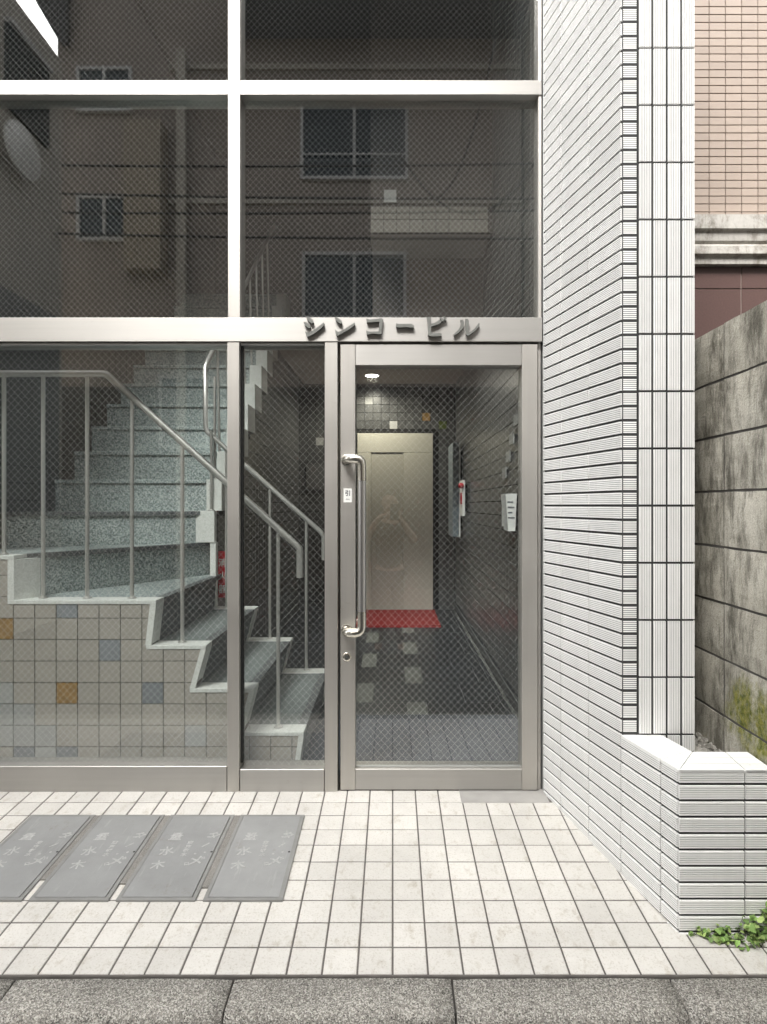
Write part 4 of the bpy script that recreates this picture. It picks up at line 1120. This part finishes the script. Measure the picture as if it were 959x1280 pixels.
ds = thing('convex_mirror', 'pale round convex mirror on a bracket, reflected near the left edge of the glass', 'mirror', (-4.1, VY - 6.9, 5.2))
c0 = Vector((PX(30, 6.7), VY - 6.7, PZ(188, 6.7))); nrm = Vector((1, .05, .08)).normalized()
MB().lathe(c0, nrm, [(-.03, .28), (-.028, .295), (0, .295), (.002, .28), (.03, .22), (.052, .145), (.063, .07), (.066, .002)], 28).build('mirror_face', M('mirror_face', (0.88, 0.87, 0.82), 0.30, 0.0), ds, True)
MB().tube([c0 - nrm * .02, c0 - nrm * .12, (-4.199, c0.y - .10, c0.z - .15)], .02, 8).build('bracket', m_rail, ds)
m_cable = M('black_cable', (0.02, 0.02, 0.02), .6)
for k, (z_, yv) in enumerate(((4.60, 7.6), (5.02, 7.8), (5.35, 8.1), (5.9, 8.3))):
    n_ = 14; pts = [(-12 + 24 * i / n_, VY - yv, z_ + .35 * ((i / n_ - .5) * 2) ** 2 + (.25 if k % 2 else -.1) * (i / n_ - .5)) for i in range(n_ + 1)]
    o = MB().tube(pts, .014, 6).build('overhead_cable', m_cable, None, True)
    tag(o, ['lowest', 'second lowest', 'second highest', 'highest'][k] + ' black overhead cable strung along the lane, reflected in the upper glass', 'cable', 'overhead cables along the lane')

for k, (pa, pb_) in enumerate((((1.35, VY - 8.0, 7.4), (.55, VY - 8.6, 5.6)), ((2.1, VY - 8.2, 6.2), (.1, VY - 8.2, 6.0)))):
    n_ = 12; sag = (.55, .9)[k]
    pts = [(pa[0] + (pb_[0] - pa[0]) * i / n_, pa[1] + (pb_[1] - pa[1]) * i / n_, pa[2] + (pb_[2] - pa[2]) * i / n_ - sag * 4 * (i / n_) * (1 - i / n_)) for i in range(n_ + 1)]
    o = MB().tube(pts, .013, 6).build('hanging_cable', m_cable, None, True)
    tag(o, ['steep black cable hanging from the eave, reflected right of the windows', 'loosely looped black cable reflected right of the upper windows'][k], 'cable')
# ------------------------------------------------------------------ the photographer (seen reflected in the door)
def skin(name, verts, edges, mat, parent, sub=2, root=0):
    me = bpy.data.meshes.new(name); me.from_pydata([v[:3] for v in verts], edges, [])
    o = bpy.data.objects.new(name, me); COL.objects.link(o)
    o.modifiers.new('s', 'SKIN'); sv = me.skin_vertices[0].data
    for i, v in enumerate(verts):
        rx = v[3]; ry = v[4] if len(v) > 4 else rx
        sv[i].radius = (rx, ry); sv[i].use_root = (i == root)
    sm = o.modifiers.new('d', 'SUBSURF'); sm.levels = sub; sm.render_levels = sub
    dg = bpy.context.evaluated_depsgraph_get(); me2 = bpy.data.meshes.new_from_object(o.evaluated_get(dg))
    bpy.data.objects.remove(o)
    for p_ in me2.polygons: p_.use_smooth = True
    me2.materials.clear(); me2.materials.append(mat); me2.name = name
    o = bpy.data.objects.new(name, me2); COL.objects.link(o)
    setp(o, parent); return o
m_skin = M('skin', (0.52, 0.34, 0.25), 0.5, noise=(20, .06))
m_hair = M('dark_hair', (0.02, 0.017, 0.015), 0.5)
m_shirt = M('olive_grey_shirt', (0.07, 0.07, 0.06), 0.9, noise=(15, .1))
m_trs = M('dark_trousers', (0.04, 0.045, 0.06), 0.9, noise=(15, .1))
G = -.165
per = thing('person', 'person in dark shirt holding up a phone with both hands, reflected in the door', 'person', (-.03, -.36, G))
cx = -.03; by = -.38
V = []; E_ = []
def add(v, par=None):
    V.append(v); i = len(V) - 1
    if par is not None: E_.append((par, i))
    return i
pel = add((cx, by, .66, .10, .07))
ab = add((cx, by, .80, .10, .07), pel); ch = add((cx, by, .97, .12, .085), ab); sh = add((cx, by, 1.07, .10, .07), ch)
nk = add((cx, by + .01, 1.145, .048), sh); nk2 = add((cx, by + .02, 1.19, .05), nk)
hd = add((cx, by + .035, 1.26, .070, .082), nk2); hd2 = add((cx, by + .025, 1.33, .074, .088), hd); hd3 = add((cx, by + .02, 1.385, .045, .055), hd2)
nose_ = add((cx, by + .128, 1.262, .010), hd)
for s_ in (-1, 1):
    add((cx + s_ * .083, by + .02, 1.275, .012), hd2)
    sd_ = add((cx + s_ * .165, by, 1.07, .052), sh)
    el = add((cx + s_ * .235, by + .13, .93, .040), sd_)
    fa = add((cx + s_ * .16, by + .23, 1.06, .034), el)
    wr = add((cx + s_ * .085, by + .305, 1.165, .024), fa)
    pm = add((.015 + s_ * .052, -.050, 1.185, .024, .016), wr)
    for q in range(4):
        f0 = add((.015 + s_ * .050, -.030, 1.205 - .019 * q, .0085), pm)
        f1 = add((.015 + s_ * (.030 - .002 * q), -.022, 1.209 - .019 * q, .0075), f0)
        f2 = add((.015 + s_ * (.014), -.022, 1.208 - .019 * q + .001, .0065), f1) if False else f1
    t0 = add((.015 + s_ * .036, -.052, 1.212, .0095), pm); add((.015 + s_ * .018, -.040, 1.226, .0085), t0)
for s_ in (-1, 1):
    hp = add((cx + s_ * .085, by, .62, .085), pel); kn = add((cx + s_ * .10, by + .02, .27, .056), hp)
    cf = add((cx + s_ * .105, by, .12, .050), kn); an = add((cx + s_ * .11, by - .01, -.09, .036), cf)
    ft = add((cx + s_ * .115, by + .05, -.13, .034, .028), an); add((cx + s_ * .125, by + .13, -.138, .030, .022), ft)
skin('body', V, E_, m_skin, per, 2)
# shirt
V = []; E_ = []
pel = add((cx, by, .62, .150, .118)); ab = add((cx, by, .80, .142, .112), pel); ch = add((cx, by, .97, .158, .120), ab); sh = add((cx, by, 1.065, .125, .092), ch)
add((cx, by, 1.115, .062, .058), sh)
for s_ in (-1, 1):
    a = add((cx + s_ * .17, by, 1.068, .066), sh); add((cx + s_ * .215, by + .085, .975, .056), a)
skin('shirt', V, E_, m_shirt, per, 2)
V = []; E_ = []
pel = add((cx, by, .64, .145, .112))
for s_ in (-1, 1):
    hp = add((cx + s_ * .088, by, .58, .098), pel); kn = add((cx + s_ * .10, by + .02, .27, .074), hp); add((cx + s_ * .108, by - .005, -.07, .062), kn)
skin('trousers', V, E_, m_trs, per, 2)
V = []; E_ = []
a = add((cx, by + .005, 1.33, .084, .092)); add((cx, by - .0, 1.395, .062, .072), a); add((cx, by - .03, 1.27, .078, .06), a)
skin('hair', V, E_, m_hair, per, 2)
for s_ in (-1, 1):
    V = []; E_ = []
    a = add((cx + s_ * .112, by - .03, -.122, .040, .036)); b = add((cx + s_ * .117, by + .06, -.128, .042, .032), a); add((cx + s_ * .127, by + .15, -.135, .036, .026), b)
    skin('shoe', V, E_, m_hair, per, 1)
    MB().lathe((cx + s_ * .030, by + .100, 1.305), (0, 1, 0), [(0, .010), (.006, .008), (.009, .002)], 10).build('eye', m_ink, per, True)
MB().box(cx - .022, cx + .022, by + .108, by + .116, 1.215, 1.223).build('mouth', M('lips', (0.35, .13, .11), .5), per)
ph = thing('phone', 'black phone held up by the person in front of their face', 'phone', (.015, -.012, 1.14))
MB().cbox(-.022, .052, -.0135, -.005, 1.135, 1.285, .001).build('case', m_gasket, ph)
MB().box(-.012, .014, -.0049, -.0035, 1.250, 1.276).build('camera_bump', M('phone_glass', (0.03, .03, .035), .15), ph)
